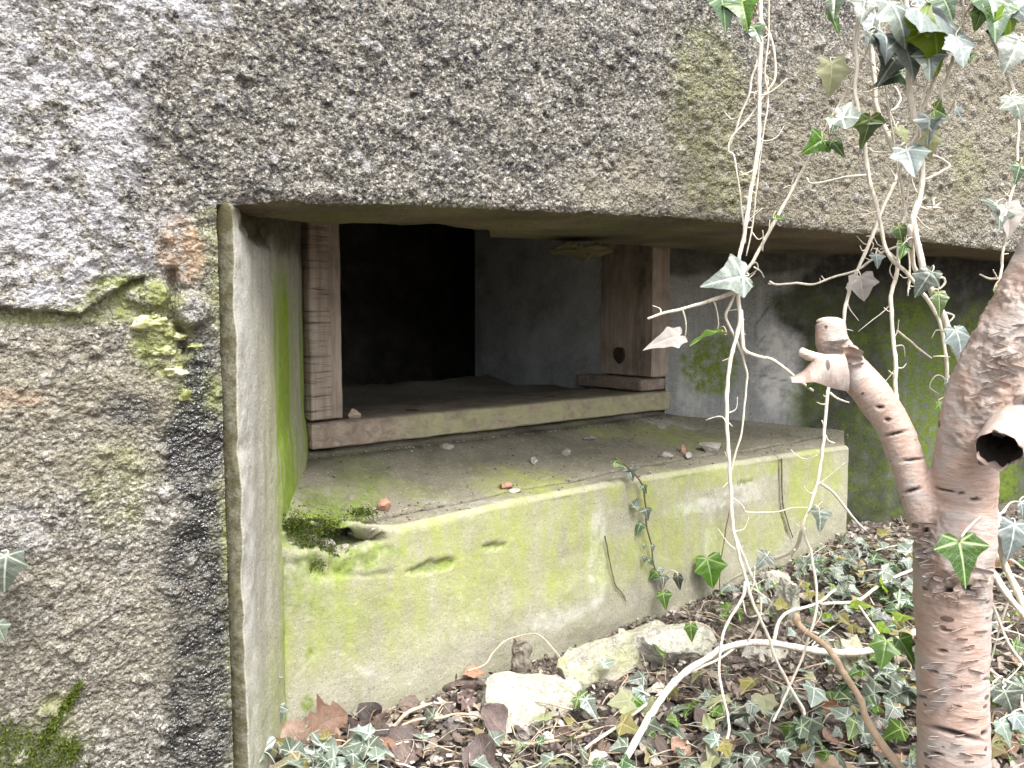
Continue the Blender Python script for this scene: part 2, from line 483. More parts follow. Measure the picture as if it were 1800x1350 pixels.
# calcite lumps that the seepage has grown on the wall below the break
def lump_mesh(name, c, r, mat, parent, seed, sub=3, amp=.22, freq=1.6, attrs=None):
    bm = bmesh.new()
    bmesh.ops.create_icosphere(bm, subdivisions=sub, radius=1.0)
    V = np.array([v.co[:] for v in bm.verts])
    F = np.array([[l.index for l in f.verts] for f in bm.faces])
    bm.free()
    k = 1 + amp * fbm(V + seed * 3.1, freq, 4, .6, seed)
    V = V * k[:, None] * np.array(r)
    V = V + np.array(c)
    at_ = None
    if attrs: at_ = {a: np.full(len(V), x) for a, x in attrs.items()}
    return mesh_obj(name, V, F.astype(np.int32), mat, parent, True, at_)
def m_nodule():
    b = NB('calcite_nodule')
    n = b.noise(55, 5, .6)
    col = b.ramp(n, [(.25, (.07, .085, .015)), (.42, (.18, .20, .05)), (.52, (.36, .36, .16)), (.64, (.55, .53, .36)), (.8, (.68, .66, .56))])
    return b.done(col, .4, b.bump(b.noise(160, 3), .3, .002), spec=.7)
MAT_NOD = m_nodule()
for (u, v, ru, rv, sd) in [(296, 617, 19, 12, 1), (262, 568, 34, 18, 2), (334, 692, 25, 26, 3), (352, 608, 13, 9, 4), (312, 655, 22, 14, 5), (266, 520, 24, 15, 6), (318, 592, 16, 8, 7), (284, 556, 10, 9, 8)]:
    q = WALL.hit(u, v); k = q[1] / FPX
    q = q + np.array([WALL.n[0], WALL.n[1], 0]) * .016
    lump_mesh('calcite_lump', q, (ru * k * 1.1, .022, rv * k), MAT_NOD, bunker, sd, 4, .55, 2.2)

# ---- left reveal: arris band, outer facet A-B, inner facet B-C
prof = []
a0 = WALL.pt(S0, 0.0, .016)[:2]
ab = np.array([P_A[0], P_A[1]])
for t in np.linspace(0, 1, 10):                         # quarter-round band
    q = a0 * (1 - t) ** 2 + 2 * t * (1 - t) * (a0 * .4 + ab * .6 - WALL.n * .012) + ab * t * t
    prof.append(q)
def addseg(p, q, n):
    for t in np.linspace(0, 1, n + 1)[1:]: prof.append(p * (1 - t) + q * t)
addseg(ab, P_B[:2], 46)
addseg(P_B[:2], P_C[:2] + np.array([-.004, 0.0]), 60)
addseg(P_C[:2] + np.array([-.004, 0.0]), P_C[:2] + np.array([-.03, .12]), 8)
prof = np.array(prof)
pl_ = np.concatenate([[0], np.cumsum(np.hypot(*np.diff(prof, axis=0).T))])
ZLR = float(z_lintel(np.array([0.02]))[0])
zr = np.arange(-.1, ZLR + .045, .005)
L, Zr = np.meshgrid(pl_, zr)
X = np.interp(L, pl_, prof[:, 0]); Y = np.interp(L, pl_, prof[:, 1])
lA, lB, lC = pl_[9], pl_[55], pl_[115]
P3 = np.stack([L, Zr, 0 * L], -1)
wob = .006 * fbm(np.stack([0 * L, Zr, 0 * L], -1), 16, 3, .5, 4) * np.exp(-((L - lA) / .02) ** 2)
dis = .0016 * fbm(P3, 30, 4, .6, 6) + wob + .004 * fbm(np.stack([L * 3, Zr * .7, 0 * L], -1), 6, 2, .5, 8)
step = .006 * sstep(lB - .006, lB + .006, L) * sstep(.44, .5, Zr)   # outer coat stops short of the frame
zt = EYE + .145
brk = (1 - sstep(.022, .042, np.hypot((L - (lA + .115)) / 2.6, Zr - (zt - .005)) + .010 * fbm(P3, 60, 3, .5, 12)))
brk = np.maximum(brk, (1 - sstep(.006, .014, np.abs(L - lB + .008))) * (Zr > zt - .085))
dis = dis - .035 * sstep(ZLR - .004, ZLR + .012, Zr) * sstep(lB, lA, L)
dis2 = dis - step * 1.0 - .022 * brk * (.6 + .5 * fbm(P3, 70, 3, .6, 13))
nx, ny = .95, -.3
V = np.stack([X + dis2 * nx, Y + dis2 * ny, Zr], -1)
u01 = (L - lA) / (lB - lA); v01 = (L - lB) / (lC - lB)
alg = .55 * sstep(.35, 1.0, u01) * sstep(.75, .55, Zr) * (L < lB) + .9 * (L >= lB) * sstep(.5, .3, Zr)
alg = np.clip(alg + .35 * sstep(.25, .1, Zr) * (L > lA), 0, 1)
strip = np.exp(-((v01 - .25) / .34) ** 2) * sstep(.80, .66, Zr) + .75 * np.exp(-((v01 - .95) / .12) ** 2) * sstep(.78, .66, Zr)
moss = np.clip(1.3 * strip * (L > lB - .01) * (1 + .5 * fbm(np.stack([L * 60, Zr * 3, 0 * L], -1), 1, 2)), 0, 1.2)
band = (L < lA - .003)
moss = np.where(band, .16 + .3 * (fbm(P3, 20, 3, .5, 44) > .15) * sstep(.15, .7, Zr), moss)
grime = np.where(band, .25, 0) + .55 * brk + .6 * sstep(zt - .07, zt - .02, Zr + .02 * fbm(P3, 30, 3, .5, 15)) * (L > lA) * (u01 > .15)  # darker on the band, in the break and in the top strip
pale_ = .7 * np.exp(-((u01 - .08) / .22) ** 2) * (L > lA)
lime = 1.15 * moss * (L > lA)
moss = np.where(band, moss, moss * .25)
grid_obj('left_reveal', V, MAT_REVEAL, bunker, A(L.shape, olive=np.where(band, 1.0, 0) + .9 * sstep(ZLR - .055, ZLR - .015, Zr + .02 * fbm(P3, 30, 3, .5, 15)), lime=lime, algae=alg, moss=moss, grime=np.clip(grime, 0, 1), pale=pale_, rust=brk), None, True)

# ---- lintel soffit
SOFF = [(300, 380), (388, 386), (470, 392), (541, 401), (620, 404), (700, 410), (760, 409), (850, 417), (920, 419), (1000, 424), (1080, 430), (1185, 437), (1400, 458), (1600, 478), (1900, 500)]
us = np.concatenate([np.linspace(300, 1200, 320), np.linspace(1205, 1900, 120)])
rows = []
vf = np.interp(us, [a for a, _ in LINT], [c for _, c in LINT])
vb = np.interp(us, [a for a, _ in SOFF], [c for _, c in SOFF])
fr = np.array([WALL.hit(u, v) for u, v in zip(us, vf)])
fr[:, :2] += WALL.n * .004
fr[:, 2] -= .0015
bk = np.array([at_z(u, v, z) for u, v, z in zip(us, vb, fr[:, 2])])
lipn = fbm(np.stack([us / 1400, 0 * us, 0 * us], -1), 40, 4, .6, 3)
nr = 60
T = np.linspace(0, 1, nr)[:, None]
V = fr[None] * (1 - T[..., None]) + bk[None] * T[..., None]
V[-1, :, 1] += .012 * lipn
P3 = V.copy()
V[..., 2] += .005 * fbm(P3, 9, 4, .55, 2) * np.minimum(1, T * 6) + .002 * fbm(P3, 45, 3, .6, 5)
V[..., 2] += .014 * np.clip(1 - T * 14, 0, 1)
spall = sstep(.55, .72, T + .25 * fbm(P3, 7, 3, .5, 33)) * (us[None] < 860)   # a shallow broken flake along the inner edge
V[..., 2] += .016 * spall
back_up = V[-1:].copy(); back_up[..., 2] += .035; back_up[..., 1] += .004
back_up2 = back_up.copy(); back_up2[..., 2] += .10; back_up2[..., 1] += .05
V = np.concatenate([V, back_up, back_up2], 0)
P3 = V
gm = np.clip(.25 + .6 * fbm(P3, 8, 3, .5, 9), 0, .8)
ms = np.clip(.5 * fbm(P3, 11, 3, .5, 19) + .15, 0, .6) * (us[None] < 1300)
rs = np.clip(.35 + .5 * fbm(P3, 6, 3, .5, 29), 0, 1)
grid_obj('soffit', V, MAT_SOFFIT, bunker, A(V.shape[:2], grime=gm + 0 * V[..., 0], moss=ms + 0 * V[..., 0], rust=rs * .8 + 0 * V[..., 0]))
# broken remnant of a slab hanging under the soffit in front of the right post
rem = [(968, 436), (985, 428), (1030, 426), (1070, 428), (1076, 438), (1060, 446), (1046, 447), (1030, 455), (1018, 449), (1000, 445), (980, 446)]
def slab(name, outline, Y0, thick, mat, parent, seed, attrs=None, rough=.003, along=None, sub=3):
    """rough slab: an outline seen from the front, given real thickness"""
    pts = []
    n = len(outline)
    for i in range(n):
        a, c = np.array(outline[i], float), np.array(outline[(i + 1) % n], float)
        m = max(1, int(np.hypot(*(c - a)) / 7))
        for k in range(m): pts.append(a + (c - a) * k / m)
    yy = (lambda u: Y0) if along is None else along
    fr_ = np.array([at(p[0], p[1], yy(p[0])) for p in pts])
    fr_ += rough * np.stack([fbm(fr_, 60, 2, .5, seed + i) for i in range(3)], -1)
    c_ = fr_.mean(0)
    n_ = len(fr_)
    ring = [c_ + (fr_ - c_) * .55 + np.array([0, -.002, 0]), fr_ * .93 + c_ * .07 + np.array([0, -.001, 0]), fr_ + np.array([0, .004, 0]), fr_ + np.array([0, thick, 0])]
    for i in (0, 1): ring[i] = ring[i] + rough * np.stack([0 * ring[i][:, 0], fbm(ring[i], 70, 3, .6, seed + 9), 0 * ring[i][:, 0]], -1)
    V = np.concatenate([[c_]] + ring + [[c_ + np.array([0, thick, 0])]])
    F = []
    for i in range(n_): F.append((0, 1 + i, 1 + (i + 1) % n_))
    for r in range(3):
        for i in range(n_):
            F.append((1 + r * n_ + i, 1 + (r + 1) * n_ + i, 1 + (r + 1) * n_ + (i + 1) % n_, 1 + r * n_ + (i + 1) % n_))
    last = len(V) - 1
    for i in range(n_): F.append((last, 1 + 3 * n_ + (i + 1) % n_, 1 + 3 * n_ + i))
    at_ = {a: np.full(len(V), x) for a, x in (attrs or {}).items()}
    return mesh_obj(name, V, F, mat, parent, False, at_)
slab('slab_remnant', rem, 1.72, .10, MAT_SOFFIT, bunker, 5, dict({k: 0.0 for k in ATTRS}, rust=.9, moss=.3, grime=.7), .009)

# ---- apron wall and ledge: one sweep, cut in two parts along the arris
E_ = APRON.hit(1492, 800)[:2]
t_end = float(np.dot(E_ - APRON.p, APRON.d))
ARR = [(470, 908), (520, 906), (560, 908), (620, 916), (670, 924), (700, 926), (760, 914), (900, 880), (1000, 862), (1100, 843), (1200, 828), (1300, 811), (1400, 796), (1500, 782)]
_as = [APRON.st(u, v) for u, v in ARR]
nt = 330
tt = np.linspace(-.03, t_end, nt)
z_arr = np.interp(tt, [a for a, _ in _as], [c for _, c in _as])
zf0 = EYE - .268
frontP = APRON.p + APRON.d * tt[:, None]
# the back line of the ledge runs under the wooden frame
q0 = FRAME.pt(-.03, 0, .03)[:2]; q1 = np.array([.98, 2.34])
tb = (tt - tt[0]) / (tt[-1] - tt[0])
fr1 = FRAME.pt(1.16, 0, .03)[:2]
backP = np.where(tb[:, None] < .72, q0 + (fr1 - q0) * (tb[:, None] / .72), fr1 + (q1 - fr1) * ((tb[:, None] - .72) / .28))
rowsV, kind, dep = [], [], []
H = .34
for k in np.arange(0, 1.0001, .0125):                    # apron face, bottom to top
    z = -.12 + (z_arr - .012 + .12) * k
    rowsV.append(np.stack([frontP[:, 0], frontP[:, 1], z], -1)); kind.append(0)
for k in np.linspace(.1, 1, 8):                          # worn arris
    a = k * math.pi / 2
    off = .014 * (1 - math.cos(a)); up_ = .012 * math.sin(a)
    rowsV.append(np.stack([frontP[:, 0] + APRON.n[0] * off, frontP[:, 1] + APRON.n[1] * off, z_arr - .012 + up_], -1)); kind.append(1)
f2 = frontP + APRON.n * .014
for k in np.linspace(0, 1, 92)[1:]:
    xy = f2 * (1 - k) + backP * k
    z = z_arr * (1 - k) + (zf0 - .002) * k - .010 * math.sin(k * math.pi)
    rowsV.append(np.stack([xy[:, 0], xy[:, 1], z], -1)); kind.append(2)
V = np.array(rowsV); kind = np.array(kind)
na = int((kind <= 1).sum())
ST = np.broadcast_to(tt[None], V.shape[:2])
SZ = V[..., 2].copy()
face = (kind <= 1)[:, None]
P3 = np.stack([V[..., 0], V[..., 1], V[..., 2]], -1)
d = .0018 * fbm(P3, 26, 4, .6, 3) + .004 * fbm(P3, 5, 3, .5, 4)
w3 = fbm(P3, 40, 3, .6, 14)
# broken corner: a cavity with rubble under the arris at the left
cav = blobs(ST, SZ, APRON, [(620, 948, 56, 30, 1.2), (560, 935, 64, 36, .8), (520, 920, 30, 26, .9), (600, 985, 80, 30, .4), (560, 905, 50, 14, .7)], .35 * w3)
hollow = .06 * blobs(ST, SZ, APRON, [(625, 946, 46, 20, 1), (530, 925, 24, 11, .6)], .3 * w3)
# shallow spalls
sp = blobs(ST, SZ, APRON, [(755, 996, 46, 9, 1), (785, 990, 20, 9, 1), (725, 1004, 24, 6, 1), (872, 958, 22, 6, 1), (1312, 848, 22, 4, .5)], .9 * w3)
ck = np.minimum(seg_dist(ST, SZ, [APRON.st(u, v) for u, v in [(690, 1005), (640, 1012), (600, 1008), (560, 1015)]]), 9)
ck2 = seg_dist(ST + .002 * w3, SZ, [APRON.st(u, v) for u, v in [(1370, 800), (1371, 850), (1373, 900), (1384, 940)]])
ck3 = seg_dist(ST + .003 * w3, SZ, [APRON.st(u, v) for u, v in [(496, 985), (494, 1040), (497, 1120), (496, 1200), (502, 1260)]])
bul = blobs(ST, SZ, APRON, [(1000, 1075, 230, 60, .5)], 0)
d = d - .006 * sp - .004 * np.exp(-(ck / .003) ** 2) - .006 * np.exp(-(ck2 / .002) ** 2) - .006 * np.exp(-(ck3 / .0035) ** 2) - .03 * cav * (.6 + .5 * fbm(P3, 55, 3, .6, 17)) - hollow + .006 * bul
Dn = np.zeros_like(V)
mix_ = np.where(kind == 0, 0.0, np.where(kind == 1, .5, 1.0))[:, None]
Dn[..., 0] = -APRON.n[0] * (1 - mix_); Dn[..., 1] = -APRON.n[1] * (1 - mix_); Dn[..., 2] = mix_
# ledge: the joint crack, a front strip, a rough top
CRK = [(560, 930), (690, 906), (760, 893), (900, 862), (1000, 845), (1100, 826), (1200, 806), (1300, 793), (1390, 777), (1440, 768)]
ck_pts = []
for u, v in CRK:
    r = ray(u, v)
    lv = V[kind >= 1].reshape(-1, 3) - ORG                # the ledge point that lies on this line of sight
    off_ = np.linalg.norm(lv - (lv @ r / np.dot(r, r))[:, None] * r, axis=1)
    ck_pts.append(tuple((lv + ORG)[int(off_.argmin())][:2]))
CX, CY = V[..., 0], V[..., 1]
dck = seg_dist(CX + .004 * w3, CY + .004 * w3, ck_pts)
led = (kind == 2)[:, None]
d = d - np.where(led, .010 * np.exp(-(dck / .0035) ** 2), 0)
front_strip = np.where(led, np.dot(V[..., :2] - APRON.p, APRON.n), 0)
d = np.where(led & (np.arange(len(kind))[:, None] > na + 2), d * .8 + .003 * fbm(P3, 12, 4, .6, 40), d)
V = V + Dn * d[..., None]
shd = fbm(P3, 4, 4, .55, 51)
alg = .22 + .8 * blobs(ST, SZ, APRON, [(780, 960, 130, 60, 1), (960, 960, 120, 110, 1), (1200, 930, 70, 60, 1), (1340, 930, 60, 60, .9), (1430, 850, 70, 80, 1.2), (1250, 840, 260, 22, 1.0), (1200, 960, 140, 60, .9), (620, 1100, 130, 90, .7), (850, 1060, 90, 60, .7), (900, 910, 220, 30, .8), (1150, 880, 80, 20, .9), (690, 1040, 260, 60, .8), (570, 1080, 110, 130, 1), (1080, 990, 60, 60, .8), (760, 1080, 200, 80, .7), (1000, 1010, 300, 60, .6)], .35 * shd)
pal = blobs(ST, SZ, APRON, [(1050, 980, 22, 110, .9), (1230, 890, 80, 14, .8), (1300, 868, 50, 22, .6), (1250, 960, 16, 60, .5), (980, 1085, 60, 26, .6)], .3 * w3)
vein = np.minimum(seg_dist(ST + .003 * w3, SZ, [APRON.st(u, v) for u, v in [(520, 1190), (555, 1150), (590, 1145), (640, 1180), (690, 1195)]]), seg_dist(ST + .003 * w3, SZ, [APRON.st(u, v) for u, v in [(800, 1010), (808, 1050), (822, 1090)]]))
pal = np.maximum(pal, .55 * np.exp(-(vein / .003) ** 2))
mos = blobs(ST, SZ, APRON, [(560, 930, 80, 50, 1), (600, 990, 110, 34, .8), (540, 1020, 70, 80, .55), (580, 1090, 110, 70, .25), (640, 905, 40, 16, .9), (545, 1150, 8, 16, 1), (540, 1235, 10, 20, 1)], .35 * w3)
mos = np.clip(np.maximum(mos, np.where(sp > .3, .8, 0)), 0, 1)
gri = np.clip(.9 * hollow / .045 + .35 * np.exp(-(ck / .003) ** 2) + .9 * np.exp(-(ck2 / .002) ** 2) + .45 * np.exp(-(ck3 / .003) ** 2) + np.where(sp > .4, .15, 0), 0, 1)  # darker with the depth of the hole and along the cracks
sl = slice(0, na)
grid_obj('apron_wall', V[sl], MAT_APRON, bunker, A(V[sl].shape[:2], algae=alg[sl], pale=pal[sl], moss=mos[sl], grime=gri[sl]))
sl = slice(na - 1, None)
def zblob(lst, W):
    r = np.zeros_like(CX)
    for (u, v, ru, rv, a) in lst:
        q = at_z(u, v, EYE - .31); k = q[1] / FPX
        dd = np.hypot((CX - q[0]) / (ru * k), (CY - q[1]) / (rv * k * 4.0)) + W
        r = np.maximum(r, a * (1 - sstep(.5, 1.2, dd)))
    return r
lal = .12 + zblob([(930, 820, 110, 22, .75), (1180, 765, 120, 16, .7), (700, 835, 120, 12, .4), (1000, 850, 140, 10, .7), (1240, 800, 130, 8, .6), (840, 870, 50, 12, .5), (1050, 770, 70, 8, .6)], .35 * w3)
lmo = np.clip(mos * .9 + zblob([(600, 890, 80, 24, .9), (640, 830, 60, 14, .35)], .35 * w3), 0, 1)
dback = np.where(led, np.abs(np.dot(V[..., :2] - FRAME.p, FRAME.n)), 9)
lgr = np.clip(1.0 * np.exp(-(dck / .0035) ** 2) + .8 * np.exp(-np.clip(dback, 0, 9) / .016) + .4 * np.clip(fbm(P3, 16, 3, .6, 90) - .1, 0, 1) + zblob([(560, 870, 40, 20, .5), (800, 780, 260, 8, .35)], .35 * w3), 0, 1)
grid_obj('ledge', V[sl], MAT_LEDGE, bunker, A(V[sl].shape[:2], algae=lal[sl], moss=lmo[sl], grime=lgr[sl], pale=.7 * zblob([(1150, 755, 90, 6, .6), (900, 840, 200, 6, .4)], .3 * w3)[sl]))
LEDGE_V = V[sl].reshape(-1, 3)
def ledge_at(u, v):
    """point of the ledge's top that is seen at (u, v)"""
    rr = ray(u, v)
    best, bd = None, 9
    dd = LEDGE_V - ORG
    tproj = dd @ rr / np.dot(rr, rr)
    dist = np.linalg.norm(dd - tproj[:, None] * rr, axis=1)
    return LEDGE_V[int(np.argmin(dist))]

# ---- right cheek
cp = np.array([FRAME.pt(1.085, 0, .01)[:2], [.80, 2.215], [1.05, 2.20], [1.55, 2.30], [2.35, 2.52], [2.9, 2.62]])
cl = np.concatenate([[0], np.cumsum(np.hypot(*np.diff(cp, axis=0).T))])
ls = np.concatenate([np.arange(0, 1.3, .006), np.arange(1.3, cl[-1], .03)])
zc = np.arange(-.1, .96, .006)
L, Zc = np.meshgrid(ls, zc)
X, Y = np.interp(L, cl, cp[:, 0]), np.interp(L, cl, cp[:, 1])
P3 = np.stack([X, Y, Zc], -1)
w1 = fbm(P3, 9, 4, .6, 3)
d = .003 * fbm(P3, 6, 3, .5, 1) + .0012 * fbm(P3, 40, 3, .6, 2)
CH = Plane(cp[1], 92)
Sc = X
def cb(lst, W):
    r = np.zeros_like(X)
    for (u, v, ru, rv, a) in lst:
        q = CH.hit(u, v); k = q[1] / FPX
        r = np.maximum(r, a * (1 - sstep(.7, 1.1, np.hypot((X - q[0]) / (ru * k), (Zc - q[2]) / (rv * k)) + W)))
    return r
poly = [(CH.hit(u, v)[0], CH.hit(u, v)[2]) for u, v in [(1335, 545), (1362, 520), (1400, 505), (1440, 470), (2400, 300), (2400, 1200), (1400, 1100), (1392, 800), (1400, 720), (1412, 640), (1418, 590), (1395, 578), (1372, 560), (1358, 532)]]
wetm = sum(in_poly(X + .010 * w1 + .010 * fbm(P3, 45, 3, .65, 8) + .022 * math.cos(k_ * 2.4) * math.sqrt(k_ / 12), Zc + .012 * w1 + .022 * math.sin(k_ * 2.4) * math.sqrt(k_ / 12), poly).astype(float) for k_ in range(12)) / 12
gr = np.clip(wetm * (1.05 + .3 * w1) + cb([(1290, 455, 260, 34, .8), (1650, 480, 300, 60, 1), (1480, 560, 70, 60, .9)], .3 * w1), 0, 1)  # top band is the soffit's shade put into the mask; the rest is stain
mo = np.maximum(wetm * np.clip(.16 + 1.0 * fbm(P3, 11, 4, .7, 88), 0, .6) * sstep(EYE + .12, EYE + .02, Zc), 0) + cb([(1250, 640, 52, 62, 1.0), (1630, 690, 100, 180, .85), (1590, 600, 60, 80, .6), (1540, 800, 120, 120, .4), (1470, 620, 70, 80, .35), (1760, 650, 90, 120, .6), (1760, 850, 80, 90, .7), (1420, 700, 40, 50, .5)], .35 * w1)
pl2 = cb([(1370, 640, 46, 90, 1.0), (1215, 690, 30, 40, .4)], .3 * w1) * (1 - wetm)
gr = np.clip(gr - .4 * cb([(1640, 700, 90, 150, 1.0), (1590, 620, 40, 70, .7)], .4 * w1), 0, 1)
ckc = np.minimum(seg_dist(X + .003 * w1, Zc, [(CH.hit(u, v)[0], CH.hit(u, v)[2]) for u, v in [(1352, 540), (1330, 570), (1330, 610), (1345, 590)]]), seg_dist(X, Zc + .002 * w1, [(CH.hit(u, v)[0], CH.hit(u, v)[2]) for u, v in [(1335, 660), (1360, 665), (1395, 672)]]))
gr = np.clip(gr + .7 * np.exp(-(ckc / .0025) ** 2), 0, 1)
V = np.stack([X, Y - d, Zc], -1)
grid_obj('right_cheek', V, MAT_CHEEK, bunker, A(X.shape, grime=gr, moss=mo, pale=pl2, wet=wetm * .4), None, False)

# ---- the tunnel behind the frame and the dark room
def fquad(name, pts, mat, n=24, amp=.003, rag=None, **at_):
    """a rough sheet between four corners given as (t, z, depth) in the frame's own axes"""
    c = [FRAME.pt(*p) for p in pts]
    a, b_ = np.meshgrid(np.linspace(0, 1, n), np.linspace(0, 1, n))
    V = ((1 - a) * (1 - b_))[..., None] * c[0] + (a * (1 - b_))[..., None] * c[1] + (a * b_)[..., None] * c[2] + ((1 - a) * b_)[..., None] * c[3]
    if rag: V = V + rag * ((b_ > .999) * fbm(V, 7, 3, .6, 2))[..., None] * np.array([*FRAME.n, 0])
    if rag: V[..., 2] += .03 * sstep(.45, .9, b_) * (.35 + fbm(V, 5, 3, .5, 12))
    V = V + amp * np.stack([fbm(V, 8, 3, .5, i) for i in range(3)], -1)
    return grid_obj(name, V, mat, bunker, A(V.shape[:2], **{k: np.full(V.shape[:2], x) for k, x in at_.items()}))
zt_, zb_ = EYE + .34, EYE - .235
fquad('inner_cheek', [(1.035, zb_, .19), (1.02, zb_, .82), (1.02, zt_, .82), (1.035, zt_, .19)], MAT_INNER, 60, grime=.10)
fquad('inner_cheek', [(.05, zb_, .05), (.03, zb_, .80), (.03, zt_, .80), (.05, zt_, .05)], MAT_INNER, 30, grime=.3)
fquad('tunnel_floor', [(-.05, zb_ + .012, .05), (1.15, zb_ + .012, .05), (1.15, zb_ + .012, .74), (-.05, zb_ + .012, .70)], MAT_LEDGE, 60, .006, .10, grime=.25)
fquad('tunnel_ceiling', [(-.10, zt_, -.25), (1.25, zt_, -.25), (1.25, zt_, .9), (-.10, zt_, .9)], MAT_ROOM, 10)
for pts in ([(-1.3, -.4, .82), (.04, -.4, .82), (.04, 2.2, .82), (-1.3, 2.2, .82)], [(1.02, -.4, .82), (2.4, -.4, .82), (2.4, 2.2, .82), (1.02, 2.2, .82)],
            [(.03, zt_, .82), (1.03, zt_, .82), (1.03, 2.2, .82), (.03, 2.2, .82)], [(.03, -.4, .72), (1.03, -.4, .72), (1.03, zb_ - .01, .72), (.03, zb_ - .01, .72)],
            [(-1.3, -.4, 1.8), (2.4, -.4, 2.1), (2.4, 2.2, 2.1), (-1.3, 2.2, 1.8)], [(-1.3, -.4, .8), (-1.3, -.4, 3), (-1.3, 2.2, 3), (-1.3, 2.2, .8)],
            [(2.4, -.4, .8), (2.4, -.4, 3), (2.4, 2.2, 3), (2.4, 2.2, .8)]):
    fquad('room_wall', pts, MAT_ROOM, 8)
fquad('room_floor', [(-1.4, -.38, .7), (2.5, -.38, .7), (2.5, -.38, 3.1), (-1.4, -.38, 3.1)], MAT_ROOM, 8)
fquad('room_ceiling', [(-1.4, 2.1, .7), (2.5, 2.1, .7), (2.5, 2.1, 3.1), (-1.4, 2.1, 3.1)], MAT_ROOM, 8)
# outer shell of the bunker: roof slab, end walls, back wall
def shell(name, pts, mat=MAT_ROOM):
    V = np.array([WALL.pt(s, z, dd) for s, z, dd in pts])
    F = [(0, 1, 2, 3), (7, 6, 5, 4), (0, 4, 5, 1), (1, 5, 6, 2), (2, 6, 7, 3), (3, 7, 4, 0)]
    return mesh_obj(name, V, F, mat, bunker, False, {a: np.zeros(8) for a in ATTRS})
def sbox(name, s0, s1, d0, d1, z0, z1):
    return shell(name, [(s0, z0, d0), (s1, z0, d0), (s1, z0, d1), (s0, z0, d1), (s0, z1, d0), (s1, z1, d0), (s1, z1, d1), (s0, z1, d1)])
sbox('roof_slab', -1.75, 3.75, -.06, 4.6, 2.49, 2.75)
sbox('end_wall', -1.72, -1.58, .02, 4.5, -.3, 2.485)
sbox('end_wall', 3.57, 3.72, .02, 4.5, -.3, 2.485)
sbox('back_wall', -1.57, 3.56, 4.3, 4.5, -.3, 2.485)

# ================================================================== ground
def m_soil():
    b = NB('leafy_soil')
    n = b.noise(30, 6, .7)
    col = b.ramp(n, [(0, (.04, .034, .029)), (.45, (.11, .09, .075)), (.65, (.20, .165, .14)), (1, (.34, .29, .24))])
    v = b.n('ShaderNodeSeparateColor', {0: b.vor(180, 'F1', None, 1)}).outputs[0]
    col = b.mix(b.rng(v, .86, .95, 0, .8), col, (.34, .29, .23))
    return b.done(col, .9, b.bump(b.noise(120, 5, .7), 1.0, .01))
MAT_SOIL = m_soil()
gx = np.concatenate([-np.geomspace(60, 1.6, 24), np.arange(-1.5, 2.6, .014), np.geomspace(2.7, 60, 24)])
gy = np.concatenate([-np.geomspace(60, .3, 24), np.arange(-.2, 2.7, .014), np.geomspace(2.8, 60, 20)])
GX, GY = np.meshgrid(gx, gy)
GZ = ground_z(GX, GY)
P3 = np.stack([GX, GY, 0 * GX], -1)
near = np.exp(-(np.hypot(GX - .3, GY - 1.2) / 3) ** 4)
GZ = GZ + near * (.010 * fbm(P3, 22, 3, .6, 5) + .004 * fbm(P3, 70, 2, .6, 6))
GZ = np.where(near < .5, np.minimum(GZ, EYE - .5), GZ)
tag(grid_obj('ground', np.stack([GX, GY, GZ], -1), MAT_SOIL, None), kind='structure')
def on_ground(u, v, lift=0.0):
    z = EYE - .6
    for _ in range(6):
        q = at_z(u, v, z)
        z = float(ground_z(q[0], q[1])) + lift
    return at_z(u, v, z)

# ================================================================== wooden frame in the embrasure
def m_wood(name, c0, c1, axis_=2, saw=False):
    b = NB(name)
    co = b.co()
    sc = [55, 55, 55]; sc[axis_] = 4
    g = b.noise(1.0, 5, .65, b.scaled(co, tuple(sc)), 1.2)
    col = b.mix(b.rng(g, .28, .7), c0, c1)
    col = b.mix(b.rng(b.noise(11, 4, .6), .5, .75, 0, .6), col, (.10, .08, .065))
    h = g
    if saw:
        s_ = b.noise(1.0, 3, .7, b.scaled(co, (9, 9, 150)), .5)
        k = b.rng(s_, .52, .68, 0, .85)
        sd = b.attr('saw')
        col = b.mix(b.math('MULTIPLY', k, sd), col, (.075, .058, .05))
    al = b.math('MULTIPLY', b.attr('algae'), b.rng(b.noise(30, 4, .6), .3, .55), True)
    col = b.mix(b.math('MULTIPLY', al, .7), col, (.36, .38, .20))
    col = b.mix(b.math('MULTIPLY', b.attr('grime'), b.rng(b.noise(20, 5, .7), .3, .65, .2, .85), True), col, (.05, .042, .032))
    col = b.mix(b.attr('knot'), col, (.022, .018, .015))
    return b.done(col, .85, b.bump(h, .35, .003), spec=.2)
MAT_WOOD = m_wood('old_board_upright', (.24, .19, .155), (.48, .405, .345), 2, True)
MAT_WOODH = m_wood('old_board_flat', (.18, .14, .11), (.42, .34, .28), 0)
frame = thing('timber_surround', 'weathered brown wooden board frame lining the dark embrasure opening', 'frame', FRAME.pt(0, EYE - .268, 0))
